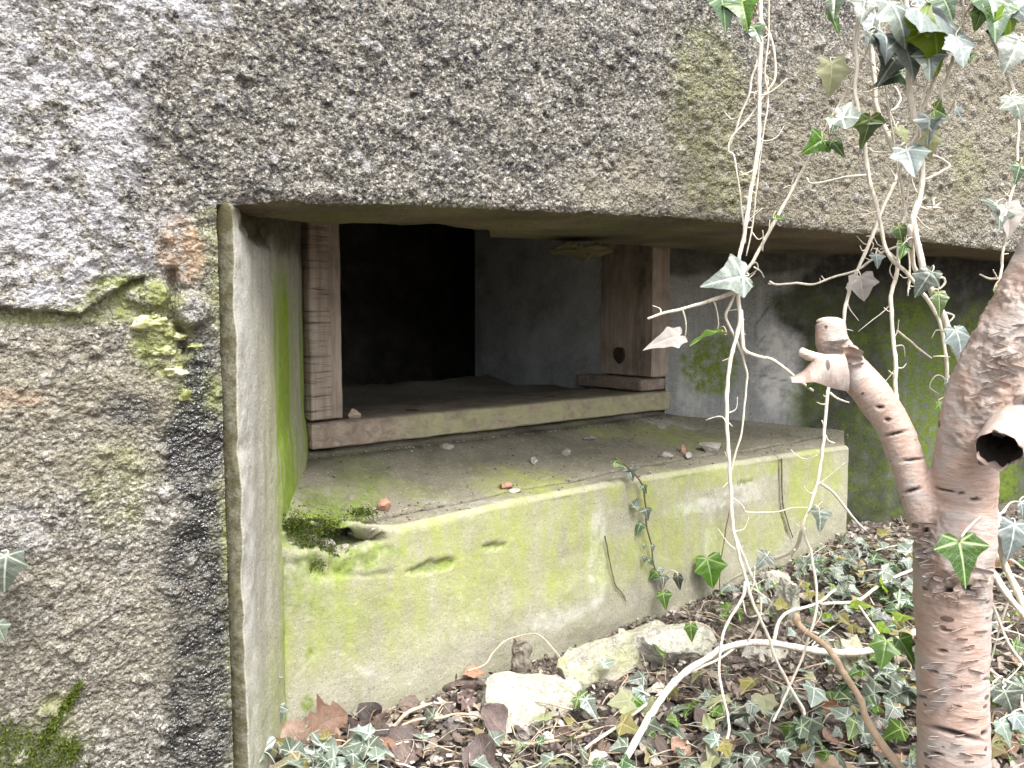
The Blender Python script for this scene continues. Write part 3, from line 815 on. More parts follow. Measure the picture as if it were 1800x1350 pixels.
def board(name, t0, t1, d0, d1, z0, z1, mat, parent, seed, nn=(10, 8, 40), attrs=None, knot=None, wear=.002):
    """a sawn board: six gridded faces with worn edges; attrs is a function of (t, z, depth)"""
    lo, hi = np.array([t0, d0, z0]), np.array([t1, d1, z1])
    Vs, Fs, base = [], [], 0
    for ax in range(3):
        o = [i for i in range(3) if i != ax]
        for side in (0, 1):
            a, c = np.meshgrid(np.linspace(0, 1, nn[o[0]]), np.linspace(0, 1, nn[o[1]]))
            q = np.zeros(a.shape + (3,))
            q[..., o[0]] = lo[o[0]] + (hi - lo)[o[0]] * a
            q[..., o[1]] = lo[o[1]] + (hi - lo)[o[1]] * c
            q[..., ax] = hi[ax] if side else lo[ax]
            f = grid_faces(*a.shape) + base
            if (side == 1) != (ax == 1): f = f[:, ::-1]
            Vs.append(q.reshape(-1, 3)); Fs.append(f[:, ::-1]); base += a.size
    V = np.concatenate(Vs); F = np.concatenate(Fs)
    # pull the corners in a little, then roughen
    c = (lo + hi) / 2; h = (hi - lo) / 2
    n_edge = (np.abs(np.abs(V - c) - h) < 1e-6).sum(1)
    pull = np.where(n_edge >= 2, .0022, 0.0)
    sgn = np.sign(V - c) * (np.abs(np.abs(V - c) - h) < 1e-6)
    V0 = V.copy()
    V = V - sgn * pull[:, None]
    V = V + wear * np.stack([fbm(V0, 18, 3, .6, seed + i) for i in range(3)], -1)
    W = FRAME.pt(V[:, 0], V[:, 2], V[:, 1])
    at_ = {k: np.zeros(len(V)) for k in ('algae', 'grime', 'saw', 'knot')}
    if attrs:
        for k, fn in attrs.items(): at_[k] = fn(V0[:, 0], V0[:, 2], V0[:, 1])
    bmq = mesh_obj(name, W, F.astype(np.int32), mat, parent, False, at_)
    return bmq
zf = EYE - .268
board('bottom_board', .004, 1.10, 0, .20, zf + .002, zf + .056, MAT_WOODH, frame, 3, (120, 24, 12),
      dict(algae=lambda t, z, d: .9 * sstep(.14, .3, t) * sstep(.02, .0, d) + .5 * sstep(.1, .3, t) * (d > .01) * (d < .12), grime=lambda t, z, d: .75 * (z > zf + .05) * sstep(.01, .05, d)))
board('post', .004, .076, .002, .20, zf + .060, EYE + .23, MAT_WOOD, frame, 6, (16, 16, 100),
      dict(saw=lambda t, z, d: 1.0 * sstep(.052, .046, t), grime=lambda t, z, d: .5 * sstep(EYE + .02, EYE + .15, z)))  # left post gets darker towards the top
board('cleat', .985, 1.098, .012, .27, zf + .059, zf + .094, MAT_WOODH, frame, 9, (24, 30, 10), dict(grime=lambda t, z, d: .3 + 0 * t))
board('post', 1.022, 1.096, .004, .205, zf + .097, EYE + .23, MAT_WOOD, frame, 12, (14, 60, 130),
      dict(grime=lambda t, z, d: np.clip(.6 * sstep(EYE - .03, EYE + .11, z) * (d > .01) + .6 * np.exp(-((d - .05) / .02) ** 2) + .4 * fbm(np.stack([t, z * 2, d * 6], -1), 9, 3), 0, 1)))  # right post: darker towards the top, in one stripe and in blotches
# knot in the right post: a dark eye standing a little proud of the worn board
kn = FRAME.pt(1.0205, EYE - .048, .113)
V, F = [], []
nk = 20
for r, dd in ((0, .0018), (.4, .003), (.75, .0015), (1.0, .0030), (1.15, 0)):
    for i in range(nk):
        a = 2 * math.pi * i / nk
        q = FRAME.pt(1.0188 - dd - .001 * math.sin(5 * a + r * 4), EYE - .112 + .021 * r * math.sin(a) * (1 + .12 * math.sin(3 * a)), .125 + .020 * r * math.cos(a))
        V.append(q)
for k in range(4):
    for i in range(nk): F.append((k * nk + i, k * nk + (i + 1) % nk, (k + 1) * nk + (i + 1) % nk, (k + 1) * nk + i))
m_ = NB('wood_knot'); MAT_KNOT = m_.done(m_.mix(m_.noise(60, 4), (.012, .009, .007), (.09, .065, .05)), .8, m_.bump(m_.noise(150, 4), 1, .004))
post_r = [o for o in bpy.data.objects if o.name.startswith('post')][1]
ko = mesh_obj('knot', np.array(V), F, MAT_KNOT, None)
bpy.context.view_layer.update()
ko.parent = post_r
ko.matrix_parent_inverse = post_r.matrix_world.inverted()
# pale bits of wood knots on the bottom board
bb = [o for o in bpy.data.objects if o.name == 'bottom_board'][0]
for (t, d) in ((.28, .07), (.72, .09)):
    c = FRAME.pt(t, zf + .056, d)
    o = lump_mesh('knot', c, (.016, .010, .0022), MAT_KNOT, None, 3, 2)
    o.parent = bb; o.matrix_parent_inverse = bb.matrix_world.inverted()

# ================================================================== rubble, stones
def m_stone(name, c0, c1, alg=.0, c2=(.35, .38, .14)):
    b = NB(name)
    n = b.noise(45, 6, .68)
    col = b.mix(b.rng(n, .3, .7), c0, c1)
    nz = b.n('ShaderNodeSeparateXYZ', {0: b.n('ShaderNodeNewGeometry').outputs['Normal']}).outputs[2]
    k = b.math('MULTIPLY', b.rng(b.noise(18, 4, .6), .38, .6), alg, True)
    col = b.mix(k, col, c2)
    v = b.n('ShaderNodeSeparateColor', {0: b.vor(300, 'F1', None, 1)}).outputs[0]
    col = b.mix(b.rng(v, 0, .15, .6, 0), col, (.16, .14, .11))
    return b.done(col, .9, b.bump(b.math('ADD', n, b.noise(220, 3)), .7, .004))
MAT_RUB = m_stone('broken_concrete', (.26, .245, .215), (.47, .455, .42), .35, (.30, .30, .17))
MAT_RUBG = m_stone('broken_concrete_algae', (.26, .245, .205), (.46, .44, .39), .6, (.30, .32, .14))
MAT_PEB = m_stone('pebble_grey', (.26, .23, .20), (.52, .48, .44))
MAT_BRICK = m_stone('brick_bit', (.32, .17, .11), (.50, .31, .22))
def rock(name, c, r, mat, label=None, cat=None, group=None, seed=0, rotz=0, tilt=0, sub=4, amp=.28, freq=1.3, cuts=9, parent=None):
    """a broken lump: an icosphere cut by random planes and roughened"""
    bm = bmesh.new()
    bmesh.ops.create_icosphere(bm, subdivisions=sub, radius=1.0)
    V = np.array([v.co[:] for v in bm.verts]); F = np.array([[l.index for l in f.verts] for f in bm.faces]); bm.free()
    rg = np.random.default_rng(seed + 100)
    V = V * 1.25
    for _ in range(cuts):
        n = rg.normal(size=3); n /= np.linalg.norm(n)
        o = .55 + .35 * rg.random()
        dd = V @ n - o
        V = V - np.where(dd > 0, dd, 0)[:, None] * n * .96
    V = V * (1 + .10 * fbm(V + seed, 2.2, 3, .6, seed))[:, None] + .035 * np.stack([fbm(V + seed, 7, 3, .6, seed + i) for i in range(3)], -1)
    V = V * np.array(r)
    M = Matrix.Rotation(rotz, 3, 'Z') @ Matrix.Rotation(tilt, 3, 'X')
    V = V @ np.array(M).T
    o = bpy.data.objects.new(name, to_mesh(name, V, F.astype(np.int32), mat, sub < 3))
    o.location = Vector([float(x) for x in c])
    link(o, parent)
    if label: tag(o, label, cat, group)
    return o
wa = RAD(90 - 57.5)

def slab3(name, label, cx, L_, Dp, Hh, ang, mat, seed, tilt=0, grp=None, roll=0):
    """a broken slab of concrete with ragged edges"""
    bm = bmesh.new()
    bmesh.ops.create_cube(bm, size=2.0)
    bmesh.ops.subdivide_edges(bm, edges=bm.edges[:], cuts=30, use_grid_fill=True)
    V = np.array([v.co[:] for v in bm.verts]); F = [tuple(l.index for l in f.verts) for f in bm.faces]; bm.free()
    rg = np.random.default_rng(seed)
    for _ in range(12):
        n = rg.normal(size=3); n[2] *= .35; n /= np.linalg.norm(n)
        dd = V @ n - (.78 + .3 * rg.random())
        V = V - np.where(dd > 0, dd, 0)[:, None] * n * .97
    V = V * np.array([L_, Dp, Hh])
    V = V + .012 * np.stack([fbm(V + seed, 14, 4, .65, seed + i) for i in range(3)], -1) + .0045 * np.stack([fbm(V + seed, 60, 3, .6, seed + i) for i in range(3)], -1)
    R_ = np.array(Matrix.Rotation(ang, 3, 'Z') @ Matrix.Rotation(tilt, 3, 'X') @ Matrix.Rotation(roll, 3, 'Y'))
    o = bpy.data.objects.new(name, to_mesh(name, V @ R_.T, F, mat, False))
    o.location = Vector([float(x) for x in cx]); link(o)
    return tag(o, label, 'concrete slab', grp)
q = on_ground(928, 1240, .018)
slab3('concrete_chunk', 'pale angular concrete chunk lying flat on the litter in front of the apron', q, .108, .070, .020, .42, MAT_RUB, 52, .42, roll=.05)
q = on_ground(1082, 1152, .030)
slab3('concrete_slab', 'long white broken concrete slab leaning along the foot of the apron', q, .150, .026, .036, wa - .08, MAT_RUBG, 4, -.45, roll=-.04)
q = on_ground(1190, 1138, .018)
slab3('concrete_slab', 'rough whitish concrete slab half under ivy at the right end of the rubble', q, .085, .05, .036, wa - .1, MAT_RUB, 9, -.2)
q = on_ground(1380, 1066, .03)
slab3('concrete_slab', 'white upright concrete lump between ivy leaves left of the birch trunk', q, .022, .03, .055, .4, MAT_RUB, 14, .1, roll=.35)
q = on_ground(1490, 1165, .02)
slab3('concrete_slab', 'flat pale concrete slab on the litter beside the brown bud-tipped shoot', q, .034, .03, .042, .2, MAT_RUBG, 19, -.5)
q = on_ground(1362, 1020, .02)
slab3('concrete_slab', 'small grey concrete slab under a ground ivy leaf by the apron corner', q, .035, .03, .014, .2, MAT_RUB, 24, .1)
q = on_ground(1345, 1150, .0)
slab3('concrete_slab', 'pinkish worn concrete slab sunk in the litter below the long pale branch', q, .045, .035, .016, -.2, MAT_RUB, 33, .0)
# a grey stake end between the apron and the rubble
def tube(pts, rad, sides=8, seed=0, bumpy=0.0, cap=True, knob=None):
    P = np.array(pts, float); n = len(P)
    R = np.array(rad, float) * np.ones(n)
    T = np.gradient(P, axis=0); T /= np.linalg.norm(T, axis=1)[:, None] + 1e-12
    up = np.array([0, -1.0, .2]) if abs(T[0] @ np.array([0, -1, .2])) < .9 else np.array([1.0, 0, 0])
    N = up - T[0] * (up @ T[0]); N /= np.linalg.norm(N)
    V, ax = [], []
    for i in range(n):
        N = N - T[i] * (N @ T[i]); N /= np.linalg.norm(N)
        B = np.cross(T[i], N)
        a = np.linspace(0, 2 * np.pi, sides, endpoint=False)
        ring = np.outer(np.cos(a), N) + np.outer(np.sin(a), B)
        V.append(P[i] + R[i] * ring)
    V = np.array(V)
    if bumpy:
        c = V - P[:, None]
        k = 1 + bumpy * fbm(V.reshape(-1, 3), 1 / (max(R) * 1.5), 3, .6, seed).reshape(n, sides)
        V = P[:, None] + c * k[..., None]
    V = V.reshape(-1, 3)
    F = []
    for i in range(n - 1):
        for j in range(sides):
            F.append((i * sides + j, i * sides + (j + 1) % sides, (i + 1) * sides + (j + 1) % sides, (i + 1) * sides + j))
    if cap:
        V = np.concatenate([V, [P[0] - T[0] * R[0] * .25, P[-1] + T[-1] * R[-1] * .35]])
        a, b_ = len(V) - 2, len(V) - 1
        for j in range(sides):
            F.append((a, (j + 1) % sides, j)); F.append((b_, (n - 1) * sides + j, (n - 1) * sides + (j + 1) % sides))
    return V, F
def smooth_path(P, n, jit=0.0, seed=0):
    """Catmull-Rom through P, with a little wander"""
    P = np.array(P, float)
    if len(P) == 2: P = np.array([P[0], (P[0] + P[1]) / 2, P[1]])
    Q = np.concatenate([[2 * P[0] - P[1]], P, [2 * P[-1] - P[-2]]])
    out = []
    for i in range(1, len(Q) - 2):
        for t in np.linspace(0, 1, n, endpoint=False):
            a, b_, c, d = Q[i - 1], Q[i], Q[i + 1], Q[i + 2]
            out.append(.5 * ((2 * b_) + (c - a) * t + (2 * a - 5 * b_ + 4 * c - d) * t * t + (-a + 3 * b_ - 3 * c + d) * t ** 3))
    out.append(P[-1])
    out = np.array(out)
    if jit: out = out + jit * np.stack([fbm(out, 28, 3, .6, seed + i) for i in range(3)], -1)
    return out

# ================================================================== birch
def m_bark():
    b = NB('birch_bark')
    ax, an = b.attr('ax'), b.attr('an')
    cv = b.n('ShaderNodeCombineXYZ', {0: b.math('MULTIPLY', an, .035), 1: b.math('MULTIPLY', ax, 1.0), 2: b.attr('br')}).outputs[0]
    st = b.noise(1.0, 6, .65, b.scaled(cv, (70, 260, 1)), .4)      # fine bands round the stem
    co = b.noise(13, 4, .6)
    col = b.ramp(co, [(.25, (.26, .18, .145)), (.38, (.41, .285, .23)), (.50, (.44, .335, .29)), (.58, (.41, .375, .355)), (.70, (.40, .275, .225))])
    col = b.mix(b.rng(st, .48, .70, 0, .65), col, (.50, .42, .375))
    col = b.mix(b.rng(st, .26, .40, .5, 0), col, (.20, .14, .115))
    rg = b.math('MULTIPLY', b.attr('rough'), b.rng(b.noise(70, 5, .7), .36, .56, .25, 1), True)
    col = b.mix(rg, col, b.mix(b.noise(110, 3), (.10, .07, .052), (.42, .33, .27)))
    lv = b.n('ShaderNodeTexVoronoi', {'Vector': b.scaled(cv, (46, 80, 1)), 'Scale': 1.0, 'Randomness': 1.0}, feature='F1')
    rr = b.n('ShaderNodeSeparateColor', {0: lv.outputs[1]}).outputs[0]
    len_ = b.math('LESS_THAN', lv.outputs[0], b.rng(rr, .66, 1, 0, .32))
    col = b.mix(b.math('MULTIPLY', len_, .8), col, (.06, .042, .036))
    col = b.mix(b.attr('gash'), col, (.022, .017, .018))
    h = b.math('ADD', b.math('MULTIPLY', st, .8), b.math('MULTIPLY', b.noise(120, 4), b.rng(b.attr('rough'), 0, 1, .15, 1.2)))
    return b.done(col, .55, b.bump(h, .5, .004), spec=.35)
MAT_BARK = m_bark()
KB = 1 / FPX
def bpt(u, v, Y): return at(u, v, Y)
SK = {  # branch: (u, v, depth, radius px)
 'trunk': [(1676, 1470, .985, 64), (1676, 1350, .985, 61), (1674, 1230, .985, 59), (1674, 1110, .985, 60), (1674, 1020, .985, 65), (1680, 950, .985, 66), (1692, 880, .985, 54), (1699, 800, .98, 53), (1716, 725, .975, 56), (1744, 655, .97, 58), (1776, 590, .965, 56), (1806, 520, .96, 48), (1850, 420, .95, 46), (1900, 280, .95, 44), (1950, 100, .95, 42), (2010, -200, .96, 38)],
 'left': [(1664, 985, .985, 46), (1640, 930, .99, 33), (1615, 880, 1.0, 28), (1596, 815, 1.01, 29), (1572, 752, 1.02, 30), (1540, 702, 1.03, 31), (1505, 660, 1.04, 31), (1480, 634, 1.045, 33), (1465, 605, 1.045, 29), (1459, 566, 1.05, 25)],
 'stub': [(1800, 640, .97, 44), (1790, 690, .955, 40), (1784, 712, .947, 36)],
}
bv, bf, sk_pts, sk_rad, sk_ax, sk_id = [], [], [], [], [], []
for bi, (nm, L_) in enumerate(SK.items()):
    P = smooth_path([bpt(u, v, Y) for u, v, Y, _ in L_], 10)
    Rr = np.interp(np.linspace(0, len(L_) - 1, len(P)), range(len(L_)), [r * Y / FPX for _, _, Y, r in L_])
    V, F = tube(P, Rr, 28, bi, .0)
    base = sum(len(x) for x in bv)
    bv.append(V); bf += [tuple(i + base for i in f) for f in F]
    sk_pts.append(P); sk_rad.append(Rr)
    sk_ax.append(np.concatenate([[0], np.cumsum(np.linalg.norm(np.diff(P, axis=0), axis=1))])); sk_id.append(np.full(len(P), bi))
tmp = bpy.data.objects.new('tmp_birch', to_mesh('tmp_birch', np.concatenate(bv), bf))
COL.objects.link(tmp)
md = tmp.modifiers.new('r', 'REMESH'); md.mode = 'VOXEL'; md.voxel_size = .0022
sm = tmp.modifiers.new('s', 'SMOOTH'); sm.factor = .5; sm.iterations = 8
dg = bpy.context.evaluated_depsgraph_get()
em = tmp.evaluated_get(dg).to_mesh()
V = np.zeros(len(em.vertices) * 3, np.float32); em.vertices.foreach_get('co', V); V = V.reshape(-1, 3).astype(float)
Nn = np.zeros(len(em.vertices) * 3, np.float32); em.vertices.foreach_get('normal', Nn); Nn = Nn.reshape(-1, 3)
F = np.array([tuple(p.vertices) + ((p.vertices[0],) if len(p.vertices) == 3 else ()) for p in em.polygons])
F = [tuple(dict.fromkeys(f)) for f in F.tolist()]
bpy.data.objects.remove(tmp)
SP, SA, SI, SR = np.concatenate(sk_pts), np.concatenate(sk_ax), np.concatenate(sk_id), np.concatenate(sk_rad)
ax = np.zeros(len(V)); an = np.zeros(len(V)); br = np.zeros(len(V)); cen = np.zeros_like(V)
for i0 in range(0, len(V), 8000):
    d = np.linalg.norm(V[i0:i0 + 8000, None] - SP[None], axis=2) / SR[None]
    k = d.argmin(1)
    cen[i0:i0 + 8000] = SP[k]; ax[i0:i0 + 8000] = SA[k]; br[i0:i0 + 8000] = SI[k]
# continuous position along the axis
kk = np.array([0])
rel = V - cen
an = np.arctan2(rel[:, 0], -rel[:, 1])
tn = np.zeros_like(V)
for bi, P in enumerate(sk_pts):
    T = np.gradient(P, axis=0); T /= np.linalg.norm(T, axis=1)[:, None]
    m = br == bi
    key = np.searchsorted(sk_ax[bi], ax[m] - 1e-9)
    tn[m] = T[np.clip(key, 0, len(T) - 1)]
ax = ax + (rel * tn).sum(1)
rough = np.zeros(len(V)); gash = np.zeros(len(V)); disp = np.zeros(len(V))
def near_px(u, v, ru, rv, Y=.93, tw=0):
    """soft spot on the stem's front where the point (u, v) is seen"""
    q = at(u, v, Y)
    dx, dz = V[:, 0] - q[0] * (V[:, 1] / q[1]), V[:, 2] - (EYE + (q[2] - EYE) * V[:, 1] / q[1])
    dx, dz = dx * FPX / V[:, 1], dz * FPX / V[:, 1]
    dz = dz + tw * dx
    return np.exp(-((dx / ru) ** 2 + (dz / rv) ** 2))
for (u, v, ru, rv, a) in [(1680, 1030, 70, 40, 1), (1625, 960, 30, 60, .9), (1765, 640, 60, 60, 1), (1730, 700, 45, 60, .8), (1480, 625, 40, 30, .9), (1790, 520, 50, 30, .7), (1650, 920, 20, 30, .8), (1690, 770, 30, 20, .6), (1720, 600, 60, 60, .5), (1775, 700, 40, 40, .5)]:
    rough = np.maximum(rough, a * near_px(u, v, ru, rv))
rough = rough * (V[:, 1] < 1.3)
for (u, v, ru, rv, tw) in [(1680, 1290, 52, 6, .28), (1660, 1284, 30, 4, .3), (1575, 762, 22, 2.6, -.25), (1605, 808, 22, 2.4, -.12), (1603, 862, 18, 3.6, -.25), (1714, 879, 12, 2.5, 0), (1688, 868, 8, 2.2, 0), (1660, 862, 20, 1.6, .2), (1657, 1144, 9, 2.5, .1), (1702, 1142, 9, 2.2, 0), (1666, 1108, 14, 1.6, .1), (1547, 716, 8, 3, 0), (1560, 738, 6, 3, 0), (1668, 1040, 14, 7, 0), (1702, 1035, 10, 8, 0), (1626, 935, 6, 9, 0), (1645, 1325, 14, 3, .2), (1730, 1290, 6, 6, 0), (1735, 1195, 8, 2, 0), (1640, 1180, 10, 2, .2), (1620, 1225, 10, 2.5, .2)]:
    gash = np.maximum(gash, np.clip(1.7 * near_px(u, v, ru, rv, tw=tw) - .35, 0, 1) * (V[:, 1] < SP[np.zeros(1, int)][0][1] + .08))
rr = fbm(np.stack([an * .035 * 30, ax * 130, br], -1), 1.0, 4, .6, 2)
disp = .0009 * rr + .0016 * fbm(V, 22, 3, .5, 8) + rough * (.008 * fbm(V, 85, 4, .7, 3) + .008 * fbm(V, 28, 3, .6, 4)) - .005 * gash
V = V + Nn * disp[:, None]
birch = thing('birch_tree', 'pink-barked birch stem with sawn-off branches in front of the bunker on the right', 'tree', (at(1676, 1400, .985)[0], .985, float(ground_z(.53, .985))))
trunk_o = mesh_obj('trunk', V, F, MAT_BARK, birch, True, dict(ax=ax, an=an, br=br, rough=rough, gash=gash))
# the hollow cut end: a ring of bark with a dark rotten inside
P0, P1 = at(1765, 768, .912), at(1750, 800, .880)
axis_v = (P1 - P0) / np.linalg.norm(P1 - P0)
nA = np.array([1.0, 0, 0]) - axis_v * axis_v[0]; nA /= np.linalg.norm(nA); nB = np.cross(axis_v, nA)
m_ = NB('rotten_wood'); MAT_ROT = m_.done(m_.mix(m_.noise(70, 5, .7), (.010, .008, .006), (.075, .055, .04)), .9, m_.bump(m_.noise(120, 5, .7), 1, .01))
def ringtube(name, prof, mat, parent, seed, wob=.06, n=40):
    Vv = []
    for k, (t, r) in enumerate(prof):
        for i in range(n):
            a = 2 * math.pi * i / n
            w = 1 + wob * vnoise(np.array([[math.cos(a) * 2 + seed, math.sin(a) * 2, k * .25]]), 1.0, seed)[0]
            Vv.append(P0 + axis_v * (t + .009 * vnoise(np.array([[math.cos(a) * 2.5, math.sin(a) * 2.5, seed]]), 1.0, 3)[0] * (t > 0)) + (nA * math.cos(a) + nB * math.sin(a)) * r * w)
    Ff = []
    for k in range(len(prof) - 1):
        for i in range(n): Ff.append((k * n + i, k * n + (i + 1) % n, (k + 1) * n + (i + 1) % n, (k + 1) * n + i))
    at_ = dict(ax=np.repeat([p[0] for p in prof], n), an=np.tile(np.linspace(0, 6.28, n), len(prof)), br=np.full(len(Vv), 5.0), rough=np.full(len(Vv), .5), gash=np.zeros(len(Vv)))
    o = mesh_obj(name, np.array(Vv), Ff, mat, None, True, at_)
    o.parent = parent; o.matrix_parent_inverse = parent.matrix_world.inverted()
    return o
bpy.context.view_layer.update()
rS = 37 * .90 / FPX
ringtube('bark_collar', [(-.075, rS * .90), (-.05, rS * .97), (-.02, rS * .98), (.006, rS * 1.0), (.018, rS * 1.03), (.031, rS * 1.01), (.034, rS * .99), (.033, rS * .94), (.028, rS * .91)], MAT_BARK, birch, 2, .13)
ringtube('hollow_core', [(.031, rS * .93), (.024, rS * .88), (.008, rS * .84), (-.012, rS * .8), (-.03, rS * .76), (-.05, rS * .6), (-.052, rS * .02)], MAT_ROT, birch, 7, .12)
# curled bark at the cut end of the left limb, and loose flakes
def flake(name, u, v, Y, w, h, ang, curl, parent, seed, lift=.004, mat=MAT_BARK):
    n = 9
    c = at(u, v, Y)
    a, b_ = np.meshgrid(np.linspace(-1, 1, n), np.linspace(-1, 1, n))
    k = Y / FPX
    wv = 1 - .25 * b_ ** 2 + .2 * vnoise(np.stack([a * 2 + seed, b_ * 2, 0 * a], -1), 1.0, seed)
    x, z = a * w * k * wv, b_ * h * k * (1 + .2 * vnoise(np.stack([a * 2, b_ * 0 + seed, 0 * a], -1), 1.2, seed))
    y = -curl * k * (b_ + 1) ** 2 * h * .5 - lift - .0
    ca, sa = math.cos(ang), math.sin(ang)
    V = np.stack([c[0] + x * ca - z * sa, c[1] + y, c[2] + x * sa + z * ca], -1)
    V2 = V + np.array([0, .0012, 0])
    Vt = np.concatenate([V.reshape(-1, 3), V2.reshape(-1, 3)])
    f1 = grid_faces(n, n); f2 = grid_faces(n, n)[:, ::-1] + n * n
    bd = list(range(n)) + [i * n + n - 1 for i in range(1, n)] + [n * n - 1 - i for i in range(1, n)] + [i * n for i in range(n - 2, 0, -1)]
    f3 = np.array([(bd[i], bd[(i + 1) % len(bd)], bd[(i + 1) % len(bd)] + n * n, bd[i] + n * n) for i in range(len(bd))])
    at_ = dict(ax=Vt[:, 2], an=Vt[:, 0] * 20, br=np.full(len(Vt), 6.0 + seed), rough=np.full(len(Vt), .15), gash=np.zeros(len(Vt)))
    o = mesh_obj(name, Vt, np.concatenate([f1, f2, f3]).astype(np.int32), mat, None, True, at_)
    o.parent = parent; o.matrix_parent_inverse = parent.matrix_world.inverted()
    return o
# the big curl: a sheet of bark peeled off the cut limb, drawn out to a ragged tip at the lower left
eu = smooth_path([at(1486, 624, 1.02), at(1460, 622, 1.012), at(1440, 624, 1.012), at(1427, 640, 1.012), at(1413, 654, 1.014), at(1390, 664, 1.014)], 7, .0012, 4)
el = smooth_path([at(1492, 688, 1.022), at(1470, 684, 1.012), at(1450, 678, 1.008), at(1432, 673, 1.0), at(1414, 674, 1.004), at(1393, 672, 1.004)], 7, .0012, 9)
ncu = 15
tj = np.linspace(0, 1, ncu)
V = eu[:, None] * (1 - tj)[None, :, None] + el[:, None] * tj[None, :, None]
wid = np.linalg.norm(eu - el, axis=1)
V[..., 1] -= (np.sin(np.pi * tj)[None] ** .8) * wid[:, None] * .14
V[:, :3, 1] += np.array([.010, .004, .001])[None] * np.linspace(0, 1, len(eu))[:, None]   # the upper rim rolls back
V = V + .0012 * np.stack([fbm(V, 60, 3, .6, k) for k in range(3)], -1)
nr_ = len(eu)
F = grid_faces(nr_, ncu).tolist()
V = V.reshape(-1, 3)
V2 = V + np.array([.0004, .0016, 0]); F2 = [tuple(len(V) + k for k in f[::-1]) for f in F]
Vt = np.concatenate([V, V2])
o = mesh_obj('bark_curl', Vt, F + F2, MAT_BARK, None, True, dict(ax=Vt[:, 0], an=Vt[:, 2] * 20, br=np.full(len(Vt), 9.0), rough=np.full(len(Vt), .35), gash=np.zeros(len(Vt))))
o.parent = birch; o.matrix_parent_inverse = birch.matrix_world.inverted()
V, F = tube(smooth_path([at(1452, 632, 1.03), at(1430, 628, 1.02), at(1416, 622, 1.012), at(1408, 618, 1.01)], 5), np.linspace(10, 8, 16) / FPX, 12, 3, .25)
m_ = NB('pale_sapwood'); MAT_SAP = m_.done(m_.mix(m_.noise(80, 4), (.48, .38, .30), (.70, .62, .54)), .8, m_.bump(m_.noise(150, 4), .8, .004))
o = mesh_obj('broken_stub', V, F, MAT_SAP, None); o.parent = birch; o.matrix_parent_inverse = birch.matrix_world.inverted()
cE = at(1459, 563, 1.05)
lump_mesh('cut_end', cE + np.array([0, 0, -.001]), (22.5 * 1.05 / FPX, 22.5 * 1.05 / FPX, .0055), MAT_SAP, birch, 4, 3, .1, 2)
fl = random.Random(4)
for i in range(130):
    u, v, Yf = fl.choice([(1755 + fl.uniform(-45, 45), 640 + fl.uniform(-70, 70), .925), (1675 + fl.uniform(-55, 55), 1030 + fl.uniform(-40, 30), .928), (1480 + fl.uniform(-25, 25), 630 + fl.uniform(-30, 25), 1.015), (1625 + fl.uniform(-12, 12), 960 + fl.uniform(-40, 30), .955), (1674 + fl.uniform(-50, 50), fl.uniform(1080, 1340), .938)])
    # find the bark under the spot so the flake sits on it
    dd = np.hypot((trunk_co[:, 0] / trunk_co[:, 1] - at(u, v, 1)[0]), ((trunk_co[:, 2] - EYE) / trunk_co[:, 1] - (at(u, v, 1)[2] - EYE))) if i else None
    if i == 0:
        trunk_co = np.zeros(len(trunk_o.data.vertices) * 3, np.float32); trunk_o.data.vertices.foreach_get('co', trunk_co); trunk_co = trunk_co.reshape(-1, 3)
        dd = np.hypot((trunk_co[:, 0] / trunk_co[:, 1] - at(u, v, 1)[0]), ((trunk_co[:, 2] - EYE) / trunk_co[:, 1] - (at(u, v, 1)[2] - EYE)))
    m = dd < .004
    if not m.any(): continue
    Ys = trunk_co[m, 1].min()
    flake('bark_flake', u, v, Ys, fl.uniform(6, 20), fl.uniform(2.0, 5), fl.uniform(-.4, .4), fl.uniform(.3, 1.1), birch, i, -.0002)

# ================================================================== ivy: stems
def m_stem():
    b = NB('bleached_ivy_stem')
    n = b.noise(1.0, 5, .65, b.scaled(b.co(), (160, 160, 40)))
    col = b.ramp(n, [(.2, (.24, .18, .12)), (.34, (.50, .42, .32)), (.45, (.68, .62, .52)), (1, (.80, .77, .70))])
    return b.done(col, .65, b.bump(n, .9, .003), spec=.3)
def m_twig(name, c0, c1):
    b = NB(name)
    n = b.noise(1.0, 5, .65, b.scaled(b.co(), (90, 90, 90)))
    return b.done(b.mix(b.rng(n, .3, .7), c0, c1), .75, b.bump(n, .5, .002), spec=.25)
MAT_STEM = m_stem()
MAT_STEMD = m_twig('brown_runner', (.07, .05, .035), (.20, .14, .09))
MAT_SHOOT = m_twig('brown_shoot', (.34, .24, .16), (.50, .38, .27))
MAT_STICK = m_twig('dry_stick', (.30, .23, .16), (.58, .49, .38))
MAT_LOG = m_twig('dark_wet_log', (.045, .033, .03), (.15, .105, .09))
VINES = []
def stem_mesh(P, r0, r1, seed, sides=9):
    n = len(P)
    R = np.linspace(r0, r1, n)
    s = np.concatenate([[0], np.cumsum(np.linalg.norm(np.diff(P, axis=0), axis=1))])
    ph = seed * 1.7
    kn = np.maximum(0, np.cos(s / .034 * 2 * np.pi + ph)) ** 14        # nodes
    R = R * (.92 + .16 * kn + .10 * vnoise(np.stack([s * 60, 0 * s + seed, 0 * s], -1), 1.0, seed))
    return tube(P, R, sides, seed, .06)
def path3(px, d0, d1, mode='air', n=7, jit=.0022, seed=0, lift=.012):
    P = []
    m = len(px)
    for i, p in enumerate(px):
        if mode == 'ground': P.append(on_ground(p[0], p[1], lift))
        elif len(p) == 3: P.append(at(p[0], p[1], p[2]))
        else: P.append(at(p[0], p[1], d0 + (d1 - d0) * i / (m - 1)))
    return smooth_path(P, n, jit, seed)
